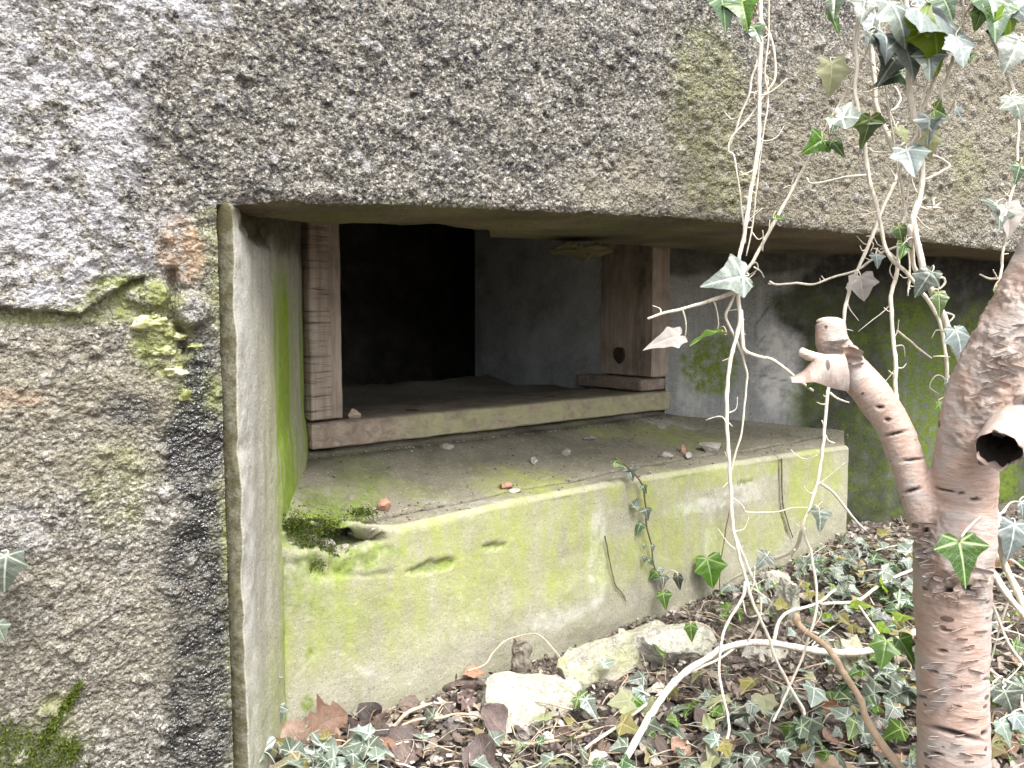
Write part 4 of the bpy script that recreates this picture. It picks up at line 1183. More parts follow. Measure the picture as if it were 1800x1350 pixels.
def vine(name, label, px, d0, d1, w0, w1, subs=(), mat=None, group='bleached ivy stems hanging over the embrasure', mode='air', cat='vine', jit=.0022):
    """a hanging stem with its side shoots; widths in px of the photograph"""
    mat = mat or MAT_STEM
    P = path3(px, d0, d1, mode, seed=len(VINES))
    root = thing(name, label, cat, P[0], group)
    k = float(P[:, 1].mean()) / FPX / 2
    V, F = stem_mesh(P, w0 * k * .68, w1 * k * .70, len(VINES))
    mesh_obj('stem', V, F, mat, root)
    rec = dict(root=root, P=[P], px=[px])
    for j, sb in enumerate(subs):
        pts, ww = sb[0], sb[1]
        # start the shoot on the stem: same depth as the nearest stem point
        def dep(u, v):
            pp = np.array([proj(q) for q in P])
            return P[int(np.argmin(np.hypot(pp[:, 0] - u, pp[:, 1] - v)))][1]
        da = dep(*pts[0][:2]) if len(sb) < 3 else sb[2]
        db = da - .015 + .05 * rnd.random() if len(sb) < 4 else sb[3]
        Q = path3(pts, da, db, 'air', 5, .0016, 50 + j)
        kk = float(Q[:, 1].mean()) / FPX / 2
        V, F = stem_mesh(Q, ww * kk, max(ww * .6, 1.6) * kk, 30 + j, 7)
        mesh_obj('side_shoot', V, F, mat, root)
        rec['P'].append(Q)
    # fine curly shoots and aerial rootlets along the stem
    vr = random.Random(len(VINES) * 5 + 1)
    nsh = max(2, int(np.linalg.norm(np.diff(P, axis=0), axis=1).sum() / .035))
    RV, RF = [], []
    for j in range(nsh):
        q = P[vr.randrange(2, len(P) - 1)]
        if q[2] < .1: continue
        a = vr.uniform(0, 6.28); ln = vr.uniform(.008, .045) * (1 if vr.random() < .5 else .5)
        d1 = np.array([math.cos(a), vr.uniform(-.3, .5), math.sin(a)]); d2 = np.array([math.cos(a + vr.uniform(-1.6, 1.6)), vr.uniform(-.4, .4), math.sin(a + vr.uniform(-1.6, 1.6))])
        Q = smooth_path([q, q + d1 * ln * .5, q + d1 * ln * .6 + d2 * ln * .6], 5, .001, j)
        V, F = tube(Q, np.linspace(vr.uniform(.0009, .0017), .0006, len(Q)), 5, j, .1)
        if ln > .025: mesh_obj('tendril', V, F, mat, root)
        else: RF += [tuple(i + len(RV) for i in f) for f in F]; RV += V.tolist()
    if RV: tag(mesh_obj('rootlets', np.array(RV), RF, mat, root), kind='stuff')
    VINES.append(rec)
    return rec
def proj(q):
    d = np.asarray(q) - ORG
    c, s = math.cos(PITCH), math.sin(PITCH)
    f = d[1] * c - d[2] * s
    up = d[1] * s + d[2] * c
    return np.array([900 + FPX * d[0] / f, 675 - FPX * up / f])

vine('ivy_vine', 'thick beige ivy stem hanging past the left of the vine cluster, reaching the litter', [(1336, -60), (1336, 0), (1337, 70), (1334, 160), (1333, 240), (1328, 290), (1318, 350), (1309, 410), (1298, 465), (1298, 520), (1300, 560), (1292, 600), (1282, 640), (1278, 690), (1277, 733), (1280, 783), (1283, 845), (1285, 890), (1289, 934), (1301, 983), (1311, 1022), (1322, 1053), (1336, 1086), (1353, 1122), (1361, 1150), (1380, 1189), (1397, 1222), (1411, 1244), (1414, 1258)], 1.38, 1.25, 13, 8,
     [([(1330, 20), (1343, 43), (1357, 73), (1363, 133), (1343, 167), (1317, 207), (1287, 240), (1280, 265), (1290, 273), (1297, 317), (1303, 360), (1308, 400), (1310, 428)], 5),
      ([(1337, 90), (1323, 133), (1317, 167), (1303, 200), (1292, 233), (1282, 258)], 5),
      ([(1303, 200), (1290, 210), (1280, 205), (1273, 197)], 3),
      ([(1320, 163), (1343, 167), (1367, 153), (1383, 138)], 3.4),
      ([(1333, 245), (1350, 247), (1368, 238), (1378, 222)], 2.4),
      ([(1316, 308), (1307, 305), (1301, 301)], 3),
      ([(1293, 513), (1253, 527), (1200, 543), (1168, 550), (1138, 560)], 8),
      ([(1253, 527), (1260, 545), (1263, 570), (1258, 585)], 3),
      ([(1200, 545), (1205, 565), (1205, 585), (1201, 600)], 3.2),
      ([(1163, 552), (1160, 543), (1147, 538)], 3),
      ([(1302, 545), (1305, 600), (1310, 617), (1333, 627), (1357, 633), (1383, 650), (1407, 670), (1430, 687)], 8),
      ([(1296, 505), (1284, 535), (1276, 554), (1283, 574), (1293, 594), (1306, 627), (1313, 657), (1311, 682), (1308, 717), (1303, 763), (1292, 800), (1285, 830)], 6),
      ([(1288, 930), (1300, 960), (1316, 1000), (1328, 1028), (1337, 1056), (1336, 1083), (1328, 1106), (1314, 1128)], 6.5),
      ([(1311, 1022), (1306, 1050), (1286, 1083), (1272, 1111), (1267, 1139), (1264, 1181), (1269, 1214), (1278, 1256), (1281, 1286), (1272, 1314), (1263, 1344)], 7, 1.27, 1.14),
      ([(1320, 1033), (1350, 1053), (1353, 1064), (1344, 1080), (1336, 1088)], 4),
      ([(1287, 875), (1305, 890), (1313, 900), (1360, 900), (1390, 893), (1423, 891)], 3)])
vine('ivy_vine', 'slim ivy stem slanting down-left from the vine cluster to the leaf at the recess edge', [(1516, 105), (1500, 140), (1477, 180), (1447, 233), (1420, 283), (1397, 323), (1373, 370), (1347, 417), (1321, 461), (1306, 483), (1296, 500)], 1.34, 1.36, 9, 9,
     [([(1340, 425), (1340, 440), (1341, 418), (1340, 405)], 3.4), ([(1318, 466), (1328, 461), (1332, 472), (1322, 480), (1312, 482)], 3.0), ([(1325, 470), (1336, 475), (1344, 487)], 3.4), ([(1447, 235), (1456, 225), (1460, 213), (1457, 200)], 2.4)])
vine('ivy_vine', 'long pale ivy stem crossing down to the right behind the birch fork', [(1512, -60), (1513, 0), (1510, 37), (1505, 83), (1507, 113), (1503, 160), (1507, 187), (1517, 227), (1520, 257), (1525, 300), (1533, 333), (1543, 373), (1553, 420), (1567, 453), (1593, 480), (1620, 513), (1637, 537), (1650, 563), (1660, 597), (1663, 633), (1667, 677), (1672, 717), (1672, 740)], 1.33, 1.25, 12, 9,
     [([(1510, 37), (1516, 28), (1506, 15), (1497, 5)], 5), ([(1506, 85), (1516, 95), (1528, 108), (1536, 116)], 6), ([(1520, 100), (1523, 92), (1521, 86)], 4), ([(1533, 307), (1490, 310), (1467, 315), (1427, 323), (1417, 313)], 4.5),
      ([(1637, 537), (1655, 548), (1676, 555), (1668, 566)], 5), ([(1660, 627), (1640, 627), (1670, 628)], 3), ([(1668, 690), (1660, 665), (1645, 660), (1634, 680), (1650, 692)], 2.2)])
vine('ivy_vine', 'ivy stem running down-left behind the sawn limb, then forking over the litter', [(1580, 300), (1573, 320), (1550, 370), (1537, 407), (1513, 460), (1497, 497), (1487, 533), (1482, 575), (1470, 630), (1458, 673), (1453, 710), (1450, 750), (1445, 800), (1438, 846), (1423, 894), (1412, 928), (1426, 972), (1432, 1006), (1436, 1050), (1433, 1083), (1422, 1117), (1411, 1156), (1392, 1200), (1372, 1239), (1358, 1267)], 1.40, 1.18, 11, 6,
     [([(1412, 928), (1397, 966), (1350, 986), (1306, 1008), (1272, 1028)], 8.5, 1.34, 1.5), ([(1458, 690), (1470, 700), (1482, 705), (1493, 708)], 5), ([(1451, 765), (1456, 775), (1467, 779)], 4.5), ([(1440, 848), (1460, 862), (1480, 885), (1500, 910), (1521, 932)], 6), ([(1437, 800), (1420, 808), (1400, 800), (1390, 790)], 2.6), ([(1397, 966), (1392, 980)], 5)])
vine('ivy_vine', 'short thick ivy stem behind the pale leaf cluster, bending right', [(1527, -40), (1526, 60), (1533, 100), (1537, 150), (1540, 187), (1557, 227), (1570, 263), (1574, 275)], 1.42, 1.36, 13, 12, [([(1573, 267), (1540, 268), (1528, 260)], 4), ([(1574, 258), (1583, 255), (1591, 249)], 4), ([(1540, 120), (1546, 132), (1545, 140)], 4)])
vine('ivy_vine', 'thickest bleached ivy stem in the middle of the cluster, ending behind the birch', [(1592, -40), (1595, 40), (1597, 113), (1600, 167), (1607, 207), (1615, 233), (1617, 267), (1620, 317), (1613, 357), (1605, 383), (1610, 410), (1617, 440), (1623, 470), (1633, 500), (1645, 530), (1660, 560), (1673, 600), (1687, 633), (1697, 677), (1705, 710)], 1.30, 1.22, 15, 17,
     [([(1605, 120), (1612, 145), (1606, 140), (1617, 137)], 4), ([(1605, 145), (1620, 150), (1634, 154)], 5), ([(1613, 362), (1635, 368), (1655, 355)], 5), ([(1630, 365), (1648, 365), (1656, 366)], 4.5), ([(1642, 360), (1640, 350), (1645, 347)], 4), ([(1610, 380), (1624, 396), (1640, 405)], 3.5), ([(1627, 317), (1657, 300), (1668, 290), (1650, 277), (1630, 272)], 5.5), ([(1598, 300), (1605, 325), (1613, 340)], 5), ([(1645, 490), (1658, 488), (1662, 497), (1652, 508), (1642, 507)], 5), ([(1690, 610), (1705, 618), (1718, 627)], 9), ([(1600, 395), (1602, 433), (1607, 467), (1622, 492)], 11)])
vine('ivy_vine', 'straight short ivy shoot leaning right below the green leaf of the cluster', [(1648, 123), (1638, 150), (1630, 173), (1617, 203)], 1.27, 1.29, 9, 9)
vine('ivy_vine', 'zigzag pale ivy shoot on the right of the cluster', [(1677, 98), (1667, 133), (1655, 160), (1655, 180), (1643, 200), (1633, 213), (1610, 240), (1593, 267), (1582, 300), (1587, 333), (1588, 362), (1588, 380)], 1.25, 1.30, 9, 8, [([(1656, 182), (1665, 188), (1670, 195)], 3), ([(1587, 345), (1578, 343), (1570, 345)], 3), ([(1583, 310), (1572, 318), (1556, 305)], 3)])
vine('ivy_vine', 'thin ivy shoot hanging free below the dark leaf in the cluster', [(1552, 140), (1555, 165), (1563, 193), (1571, 215), (1577, 233)], 1.38, 1.38, 6, 4, [([(1566, 195), (1577, 187), (1583, 172), (1578, 160), (1572, 152)], 4.5)])
vine('ivy_vine', 'slender ivy stem with small leaves hanging nearest the right picture edge', [(1740, 60), (1763, 113), (1783, 160), (1790, 207), (1788, 267), (1783, 320), (1773, 360), (1767, 417), (1763, 450), (1757, 493), (1747, 533), (1730, 587), (1717, 617), (1705, 634)], 1.24, 1.2, 8, 7, [([(1755, 490), (1738, 490), (1722, 483)], 5), ([(1752, 488), (1748, 480), (1746, 475)], 3)])
vine('ivy_vine', 'short ivy stem at the top edge with a side spur, above the pale wall patch', [(1693, -40), (1693, 0), (1693, 28), (1690, 55)], 1.22, 1.24, 7, 6, [([(1694, 10), (1702, 10)], 4), ([(1690, 62), (1700, 68), (1708, 66)], 4), ([(1690, 72), (1720, 72), (1738, 67)], 5)])
vine('ivy_vine', 'straight ivy stem dropping in front of the green moss to the sawn limb', [(1588, 380), (1582, 420), (1577, 477), (1567, 520), (1568, 567), (1570, 600), (1573, 633), (1575, 677), (1577, 725)], 1.32, 1.22, 11, 11, [([(1577, 582), (1600, 600), (1618, 615), (1637, 629)], 5)])
vine('ivy_vine', 'thin ivy shoot crossing the dark recess almost level', [(1580, 432), (1553, 443), (1533, 457), (1503, 477), (1467, 487), (1430, 500), (1400, 498), (1367, 500), (1352, 495)], 1.33, 1.42, 6, 6, [([(1548, 445), (1540, 438), (1535, 437)], 3.4)])
vine('ivy_vine', 'pale thick ivy stem leaning right behind the trunk at the picture edge', [(1744, 800), (1746, 861), (1752, 914), (1758, 963), (1775, 1012), (1800, 1065), (1830, 1130)], 1.10, 1.02, 15, 20, [([(1742, 1004), (1767, 1040), (1800, 1081), (1830, 1120)], 16, 1.06, 1.0), ([(1780, 1010), (1800, 1018)], 5), ([(1764, 980), (1780, 985), (1800, 1000)], 5), ([(1752, 905), (1765, 900), (1775, 885), (1790, 882), (1796, 890)], 4)])
vine('ivy_vine', 'bent pale ivy stem low on the right of the trunk', [(1738, 1048), (1754, 1085), (1775, 1134), (1800, 1167), (1830, 1190)], 1.06, 1.0, 8, 8, [([(1772, 1060), (1758, 1100), (1745, 1150), (1735, 1180)], 5)])
vine('ivy_vine', 'short crooked ivy stem at the lowest right of the trunk', [(1730, 1171), (1758, 1191), (1790, 1208), (1796, 1235), (1802, 1260)], 1.06, 1.0, 9, 7)
vine('ivy_vine', 'very thin ivy strand inside the cluster, left of its thickest stem', [(1548, -40), (1545, 60), (1552, 120), (1560, 180), (1572, 250), (1580, 320), (1590, 400), (1600, 470), (1596, 520)], 1.36, 1.30, 5, 4)
vine('ivy_vine', 'very thin ivy strand crossing the thickest stem from upper right', [(1640, -40), (1642, 60), (1630, 140), (1612, 220), (1600, 300), (1592, 380), (1580, 450), (1571, 500)], 1.26, 1.30, 5, 4)
vine('ivy_vine', 'very thin ivy strand beside the beige stem on the left of the cluster', [(1350, -40), (1352, 60), (1345, 120), (1350, 180), (1338, 260), (1330, 330), (1322, 400), (1312, 450)], 1.37, 1.38, 4.5, 4)
def runner(label, px, w, plane=APRON, off=.006, group='thin ivy runners stuck to the concrete', mat=None):
    P = smooth_path([plane.hit(u, v) - np.array([*plane.n, 0]) * off for u, v in px], 6, .0015, len(VINES))
    root = thing('ivy_runner', label, 'ivy runner', P[0], group)
    k = float(P[:, 1].mean()) / FPX / 2
    V, F = stem_mesh(P, w * k, w * k * .7, len(VINES), 6)
    mesh_obj('stem', V, F, mat or MAT_STEMD, root)
    rec = dict(root=root, P=[P]); VINES.append(rec)
    return rec
RUN = runner('small leafy ivy runner trailing down the middle of the green apron', [(1074, 802), (1097, 821), (1121, 848), (1128, 883), (1130, 923), (1139, 957), (1141, 983), (1148, 1003), (1159, 1012)], 3.6, off=.012)
runner('bare dark runner on the apron beside a white lime streak', [(1060, 941), (1064, 958), (1068, 980), (1073, 1005), (1079, 1028), (1090, 1040), (1098, 1055)], 3)
runner('dark runner in the crack near the right end of the apron', [(1370, 806), (1371, 843), (1372, 883), (1379, 910), (1390, 943)], 3)
runner('thin brown tendril on the apron behind the tall hanging stem', [(1272, 892), (1266, 920), (1262, 945), (1257, 972), (1255, 990), (1254, 1030), (1258, 1060)], 2.6, off=.02)
REV = runner('dark runner at the foot of the pale reveal, left of the apron', [(487, 1184), (485, 1210), (486, 1240), (484, 1275), (482, 1310)], 3, off=.02)
WRUN = runner('ivy runner at the left picture edge on the rough wall', [(-30, 960), (-12, 985), (-5, 1040), (-10, 1090), (-25, 1140)], 4, WALL, .02)

# ================================================================== ivy: leaves
TIPS = {0: [(0, 1.0), (.60, .34), (.42, -.12)], 1: [(0, 1.0), (.66, .14), (.34, -.16)], 2: [(0, 1.0), (.44, .22), (.30, -.10)]}
HALF = {0: [(.0, .0), (.07, -.10), (.22, -.17), (.42, -.12), (.43, -.01), (.43, .10), (.51, .22), (.60, .34), (.48, .41), (.37, .47), (.29, .60), (.16, .82), (0, 1.0)],
        1: [(.0, .0), (.06, -.11), (.20, -.19), (.36, -.17), (.50, -.03), (.60, .07), (.66, .14), (.50, .24), (.36, .36), (.28, .50), (.20, .66), (.10, .86), (0, 1.0)],
        2: [(.0, .0), (.05, -.08), (.16, -.13), (.30, -.10), (.33, .04), (.37, .14), (.44, .22), (.35, .33), (.27, .45), (.22, .58), (.15, .73), (.07, .89), (0, 1.0)]}
def m_leaf(name, c0, c1, vein, rough=.42, spec=.5, trans=.0, shape=0, vs=.95, coat=0.0, sheen=0.0):
    b = NB(name)
    uv = b.n('ShaderNodeUVMap').outputs[0]
    s_ = b.n('ShaderNodeSeparateXYZ', {0: uv})
    x = b.math('SUBTRACT', b.math('MULTIPLY', s_.outputs[0], 2), 1)
    y = b.math('SUBTRACT', b.math('MULTIPLY', s_.outputs[1], 2), 1)
    xa = b.math('ABSOLUTE', x)
    near = None
    side = None
    for i, (tx, ty) in enumerate(TIPS[shape]):
        L2 = tx * tx + ty * ty
        t = b.math('MULTIPLY', b.math('ADD', b.math('MULTIPLY', xa, tx), b.math('MULTIPLY', y, ty)), 1 / L2, False)
        tc = b.math('MINIMUM', b.math('MAXIMUM', t, 0.0), .96)
        dx = b.math('SUBTRACT', xa, b.math('MULTIPLY', tc, tx)); dy = b.math('SUBTRACT', y, b.math('MULTIPLY', tc, ty))
        d = b.math('SQRT', b.math('ADD', b.math('MULTIPLY', dx, dx), b.math('MULTIPLY', dy, dy)))
        d = b.math('ADD', d, b.math('MULTIPLY', tc, .016))
        near = d if near is None else b.math('MINIMUM', near, d)
    # side veins: slanting lines off the ribs
    w = b.math('ABSOLUTE', b.math('SUBTRACT', b.math('FRACT', b.math('MULTIPLY', b.math('SUBTRACT', y, b.math('MULTIPLY', xa, .75)), 6.5)), .5))
    sv = b.math('MULTIPLY', b.rng(w, .0, .07, 1, 0), .38)
    net = b.rng(b.vor(16, 'DISTANCE_TO_EDGE', b.n('ShaderNodeCombineXYZ', {0: x, 1: y}).outputs[0]), .0, .06, .30, 0)
    vm = b.math('MAXIMUM', b.rng(near, .012, .046, 1, 0), b.math('MAXIMUM', sv, net))
    oi = b.n('ShaderNodeObjectInfo').outputs['Random']
    n = b.noise(5, 4, .6, uv)
    col = b.mix(b.rng(n, .3, .7), c0, c1)
    col = b.n('ShaderNodeHueSaturation', {'Hue': b.rng(oi, 0, 1, .47, .505), 'Saturation': b.rng(oi, 0, 1, .8, 1.15), 'Value': b.rng(b.math('FRACT', b.math('MULTIPLY', oi, 7.3)), 0, 1, .72, 1.3), 'Color': col}).outputs[0]
    col = b.mix(b.math('MULTIPLY', vm, vs), col, vein)
    h = b.math('ADD', b.math('MULTIPLY', b.rng(near, .0, .09, 0, 1), .8), b.noise(14, 3, .5, uv))
    b.done(col, rough, b.bump(h, .35, .002), spec)
    if trans:
        tr = b.n('ShaderNodeBsdfTranslucent', {'Color': b.mix(.5, col, c1)})
        mx = b.n('ShaderNodeMixShader', {0: trans})
        b.nt.links.new(b.b.outputs[0], mx.inputs[1]); b.nt.links.new(tr.outputs[0], mx.inputs[2]); b.nt.links.new(mx.outputs[0], b.out.inputs['Surface'])
    return b.m
KIND = {
 'deep': ((.016, .045, .007), (.034, .085, .011), (.36, .46, .22), .38, .4, .12),
 'aged': ((.15, .15, .045), (.24, .20, .08), (.34, .31, .16), .5, .3, .2),  # c0, c1, vein, roughness, specular, translucency
 'pale': ((.090, .122, .092), (.14, .18, .145), (.42, .47, .41), .42, .7, .05),  # sky sheen of the upper leaf face put into the base colour
 'blue': ((.10, .132, .124), (.15, .185, .177), (.42, .46, .45), .45, .6, .05),  # bluer sky reflection painted into the leaf colour
 'dark': ((.022, .050, .022), (.050, .095, .040), (.30, .40, .22), .30, .55, .08),
 'green': ((.028, .072, .010), (.055, .12, .016), (.27, .36, .12), .36, .4, .16),
 'lime': ((.14, .24, .012), (.22, .34, .025), (.34, .46, .10), .45, .4, .45),
 'faded': ((.30, .33, .17), (.42, .44, .27), (.44, .46, .30), .6, .3, .4),
 'dull': ((.040, .056, .037), (.078, .098, .070), (.30, .34, .27), .42, .6, .06),
 'dry': ((.40, .36, .33), (.58, .54, .52), (.50, .46, .42), .75, .2, .3),
}
_lm, _lmesh = {}, {}
def leaf_mesh(kind, shape, var, stalk=False):
    key = (kind, shape, var, stalk)
    if key in _lmesh: return _lmesh[key]
    if (kind, shape) not in _lm: _lm[(kind, shape)] = m_leaf('ivy_leaf_%s_%d' % (kind, shape), *KIND[kind], shape=shape)
    rg = np.random.default_rng(var * 7 + shape)
    H = np.array(HALF[shape])
    # denser outline
    out = []
    for a, c in zip(H[:-1], H[1:]):
        out.append(a); out.append((a + c) / 2 + rg.normal(size=2) * .006)
    out.append(H[-1]); H = np.array(out)
    R = H * np.array([1 + .08 * rg.normal(), 1]); Lf = H * np.array([-(1 + .08 * rg.normal()), 1])
    outl = np.concatenate([R, Lf[::-1][1:-1]])
    n = len(outl)
    spine = np.stack([0 * outl[:, 0], np.clip(outl[:, 1], 0.03, .93) * .9 + .03], -1)
    rings = [spine + (outl - spine) * f for f in (.0, .5, 1.0)]
    P2 = np.concatenate(rings)
    fold, droop, ruf, tw = -.05 + .36 * rg.random(), .08 + .42 * rg.random(), .030 + .03 * rg.random(), .18 * rg.normal()
    x, y = P2[:, 0], P2[:, 1]
    z = fold * np.abs(x) - droop * (y * .85) ** 2 - .25 * droop * x * x + ruf * np.sin(7 * np.arctan2(x, y - .2) + var) * np.hypot(x, y - .2) + tw * x * y
    V = np.stack([x, y, z], -1)
    F = []
    for r in (0, 1):
        for i in range(n):
            j = (i + 1) % n
            q = (r * n + i, r * n + j, (r + 1) * n + j, (r + 1) * n + i)
            F.append(q)
    uv = np.stack([x * .5 + .5, y * .5 + .5], -1)
    F = [tuple(reversed(f)) for f in F]
    if stalk:
        sp = smooth_path([(0, .02, -.01), (0, -.20, .02), (.05 * rg.normal(), -.55, -.25), (.1 * rg.normal(), -.8, -.75)], 3)
        TV, TF = tube(sp, .018, 4, 1, 0, False)
        F += [tuple(i + len(V) for i in f) for f in TF]
        V = np.concatenate([V, TV]); uv = np.concatenate([uv, np.tile([[.5, .5]], (len(TV), 1))])
    me = to_mesh('ivy_leaf', V, F, _lm[(kind, shape)], True, None, uv)
    _lmesh[key] = me
    return me
def basis(tip, nrm):
    n = Vector(nrm).normalized(); t = Vector(tip); t = (t - n * t.dot(n)).normalized()
    return Matrix((t.cross(n), t, n)).transposed()
def put_leaf(root, pos, tip, nrm, size, kind, shape, var, name='leaf', stalk=False):
    o = bpy.data.objects.new(name, leaf_mesh(kind, shape, var, stalk))
    link(o, root)
    M = Matrix.Translation(Vector([float(c) for c in pos])) @ basis(tip, nrm).to_4x4() @ Matrix.Diagonal((size * rnd.uniform(.78, 1.08), size, size, 1))
    o.matrix_parent_inverse = root.matrix_world.inverted()
    o.matrix_basis = M
    return o
LV = random.Random(3)
ALLP = [(vi, pi, i, P[i], proj(P[i])) for vi, rec in enumerate(VINES) for pi, P in enumerate(rec['P']) for i in range(0, len(P), 2)]
ALLXY = np.array([a[4] for a in ALLP])
def vine_leaf(u, v, w, ang=0, kind='dark', shape=0, tilt=None, yaw=None, only=None, off=None, petiole=True):
    d = np.hypot(ALLXY[:, 0] - u, ALLXY[:, 1] - v)
    if only is not None: d = np.where([a[0] == only for a in ALLP], d, 1e9)
    k = int(np.argmin(d))
    vi, _, _, q, _ = ALLP[k]
    root = VINES[vi]['root']
    Y = q[1] - (.022 if off is None else off) - .012 * LV.random()
    size = w * 1.1 * Y / FPX / 1.15
    c = at(u, v, Y)
    a = RAD(ang + LV.uniform(-8, 8))
    tip = np.array([math.sin(a), 0, -math.cos(a)])
    ti = RAD(LV.uniform(15, 45) if tilt is None else tilt); ya = RAD(LV.uniform(-25, 25) if yaw is None else yaw)
    nrm = np.array([math.sin(ya) * math.cos(ti), -math.cos(ya) * math.cos(ti), math.sin(ti)])
    B = basis(tip, nrm)
    t3 = np.array(B.col[1])
    base = c - t3 * .38 * size
    lo = put_leaf(root, base, tip, nrm, size, kind, shape, LV.randrange(4))
    if petiole and d[k] < 130:
        mid = (base + q) / 2 + np.array([0, -.006, .008 + .004 * LV.random()]) - t3 * .10 * size
        Pp = smooth_path([base + t3 * .02 * size, base - t3 * .14 * size, mid, q], 4)
        V, F = tube(Pp, np.linspace(.0009, .0012, len(Pp)), 5, 1)
        po = mesh_obj('petiole', V, F, MAT_STEM if kind not in ('dark', 'green') else MAT_SHOOT)
        po.parent = lo; po.matrix_parent_inverse = lo.matrix_basis.inverted()
LEAVES = [
 (1273, 13, 62, 5, 'dark', 0), (1308, 18, 66, 10, 'green', 0), (1329, 55, 46, 15, 'dark', 2), (1467, 6, 44, -5, 'dark', 2), (1466, 34, 44, 15, 'green', 2), (1520, 5, 60, -10, 'dull', 0), (1533, 45, 62, -5, 'blue', 0, 30), (1583, 28, 92, 5, 'pale', 0, 35), (1657, 28, 112, 60, 'blue', 0, 40, 10), (1560, 78, 74, -25, 'blue', 2, 35), (1597, 88, 80, 12, 'pale', 0, 30), (1648, 78, 82, 8, 'lime', 0, 5), (1690, 80, 60, 0, 'blue', 0, 35), (1634, 112, 52, 5, 'pale', 0, 30), (1571, 97, 38, 20, 'green', 1), (1562, 120, 60, -30, 'dull', 1), (1570, 133, 58, -60, 'dark', 0), (1540, 72, 46, 30, 'dull', 0), (1612, 70, 60, 20, 'dull', 1), (1625, 30, 60, 160, 'lime', 1, 10), (1665, 8, 50, 20, 'dark', 1), (1705, 100, 20, 0, 'green', 1),
 (1747, 18, 92, 0, 'dark', 0, 30), (1778, 38, 56, 20, 'lime', 0, 5), (1790, 15, 50, 40, 'blue', 0), (1722, 30, 36, -20, 'green', 0, 5), (1786, 85, 78, -20, 'dull', 0, 30), (1463, 132, 60, 5, 'faded', 0, 5), (1510, 207, 76, 62, 'pale', 0, 40), (1466, 218, 34, -10, 'dark', 1), (1524, 233, 62, 10, 'green', 1, -25), (1433, 254, 50, -60, 'green', 0), (1472, 257, 38, 25, 'green', 2), (1633, 224, 50, -10, 'blue', 0), (1600, 277, 66, 5, 'blue', 0, 45), (1637, 250, 44, 5, 'faded', 0, 0), (1653, 197, 44, 70, 'green', 1, -10), (1586, 235, 34, 10, 'faded', 0), (1685, 195, 20, 20, 'blue', 2),
 (1787, 182, 48, 5, 'dull', 0), (1790, 303, 38, -20, 'dark', 1), (1757, 375, 62, -15, 'dull', 0), (1777, 386, 58, 15, 'dry', 0, 10), (1373, 384, 28, 70, 'green', 1, 60), (1583, 410, 36, 20, 'green', 2), (1588, 437, 34, -10, 'green', 2),
 (1280, 490, 78, -75, 'pale', 0, 20), (1312, 492, 32, 60, 'green', 1), (1542, 457, 26, 5, 'blue', 0), (1515, 503, 46, 5, 'dry', 0, 0), (1626, 493, 52, -40, 'dull', 0), (1652, 530, 46, 5, 'green', 2), (1688, 598, 54, 0, 'blue', 0, 25), (1762, 517, 34, 30, 'green', 1), (1247, 588, 60, -85, 'green', 0, 85), (1437, 662, 44, -30, 'green', 0, 0), (1670, 680, 26, 0, 'dull', 1), (1655, 722, 40, 5, 'green', 2, 10),
 (1731, 907, 46, -20, 'dull', 1), (1782, 946, 70, -15, 'blue', 0, 25), (1798, 895, 34, 10, 'blue', 2), (1442, 912, 40, -20, 'dull', 1), (1752, 1220, 40, 10, 'dull', 0), (1775, 1235, 56, 10, 'dull', 0), (1738, 1232, 30, -60, 'lime', 1), (1795, 1270, 40, 20, 'blue', 0), (1770, 1290, 50, 0, 'pale', 0),
 (1555, 1142, 56, -15, 'green', 0, 50), (1593, 1140, 52, 15, 'green', 0, 40),
 (1248, 1002, 56, 10, 'green', 0, 20), (1192, 1022, 32, 5, 'dull', 2, 0), (1340, 985, 38, -40, 'dull', 0), (1215, 1110, 34, 0, 'green', 2), (1168, 1055, 32, 10, 'green', 1)]
for i_, L_ in enumerate(LEAVES):
    L_ = list(L_)
    if L_[5] == 0 and i_ % 5 in (1, 3): L_[5] = 1
    vine_leaf(*L_)
# the big bright leaf in front of the trunk: its stalk comes from the stem on the right
big_v = [i for i, r in enumerate(VINES) if 'leaning right behind the trunk' in r['root']['label']][0]
q = at(1684, 990, .875)
put_leaf(VINES[big_v]['root'], at(1686, 952, .88), (.05, 0, -1), (0.02, -.93, .36), 96 * .88 / FPX / 1.15, 'deep', 1, 1)
Pp = smooth_path([at(1686, 952, .88), at(1694, 938, .875), at(1710, 920, .90), at(1724, 908, .95), at(1748, 892, 1.08)], 5)
V, F = tube(Pp, .0013, 6, 1); mesh_obj('petiole', V, F, MAT_STEM, VINES[big_v]['root'])
ri = [i for i, r in enumerate(VINES) if r is RUN][0]
for (u, v, w, ang, kd) in [(1088, 816, 22, 60, 'green'), (1109, 832, 26, 20, 'dull'), (1133, 860, 16, 20, 'dark'), (1118, 884, 23, 160, 'dull'), (1137, 903, 22, 10, 'dull'), (1123, 928, 23, -20, 'dark'), (1132, 961, 9, 0, 'dull'), (1148, 963, 12, 0, 'dull'), (1133, 984, 12, -10, 'dull'), (1144, 988, 12, 20, 'dark'), (1148, 1011, 22, -50, 'green'), (1162, 1003, 14, 0, 'pale'), (1163, 1024, 25, 10, 'dull')]:
    vine_leaf(u, v, w, ang, kd, 1, only=ri, off=.004, petiole=False)
wi = [i for i, r in enumerate(VINES) if r is WRUN][0]
vine_leaf(8, 1000, 66, 0, 'dull', 0, only=wi, off=.01); vine_leaf(0, 1108, 34, 20, 'dull', 0, only=wi, off=.01)
si = [i for i, r in enumerate(VINES) if r is REV][0]
vine_leaf(486, 1196, 20, 0, 'dull', 1, only=si, off=.01); vine_leaf(490, 1252, 32, 10, 'dull', 0, only=si, off=.012)
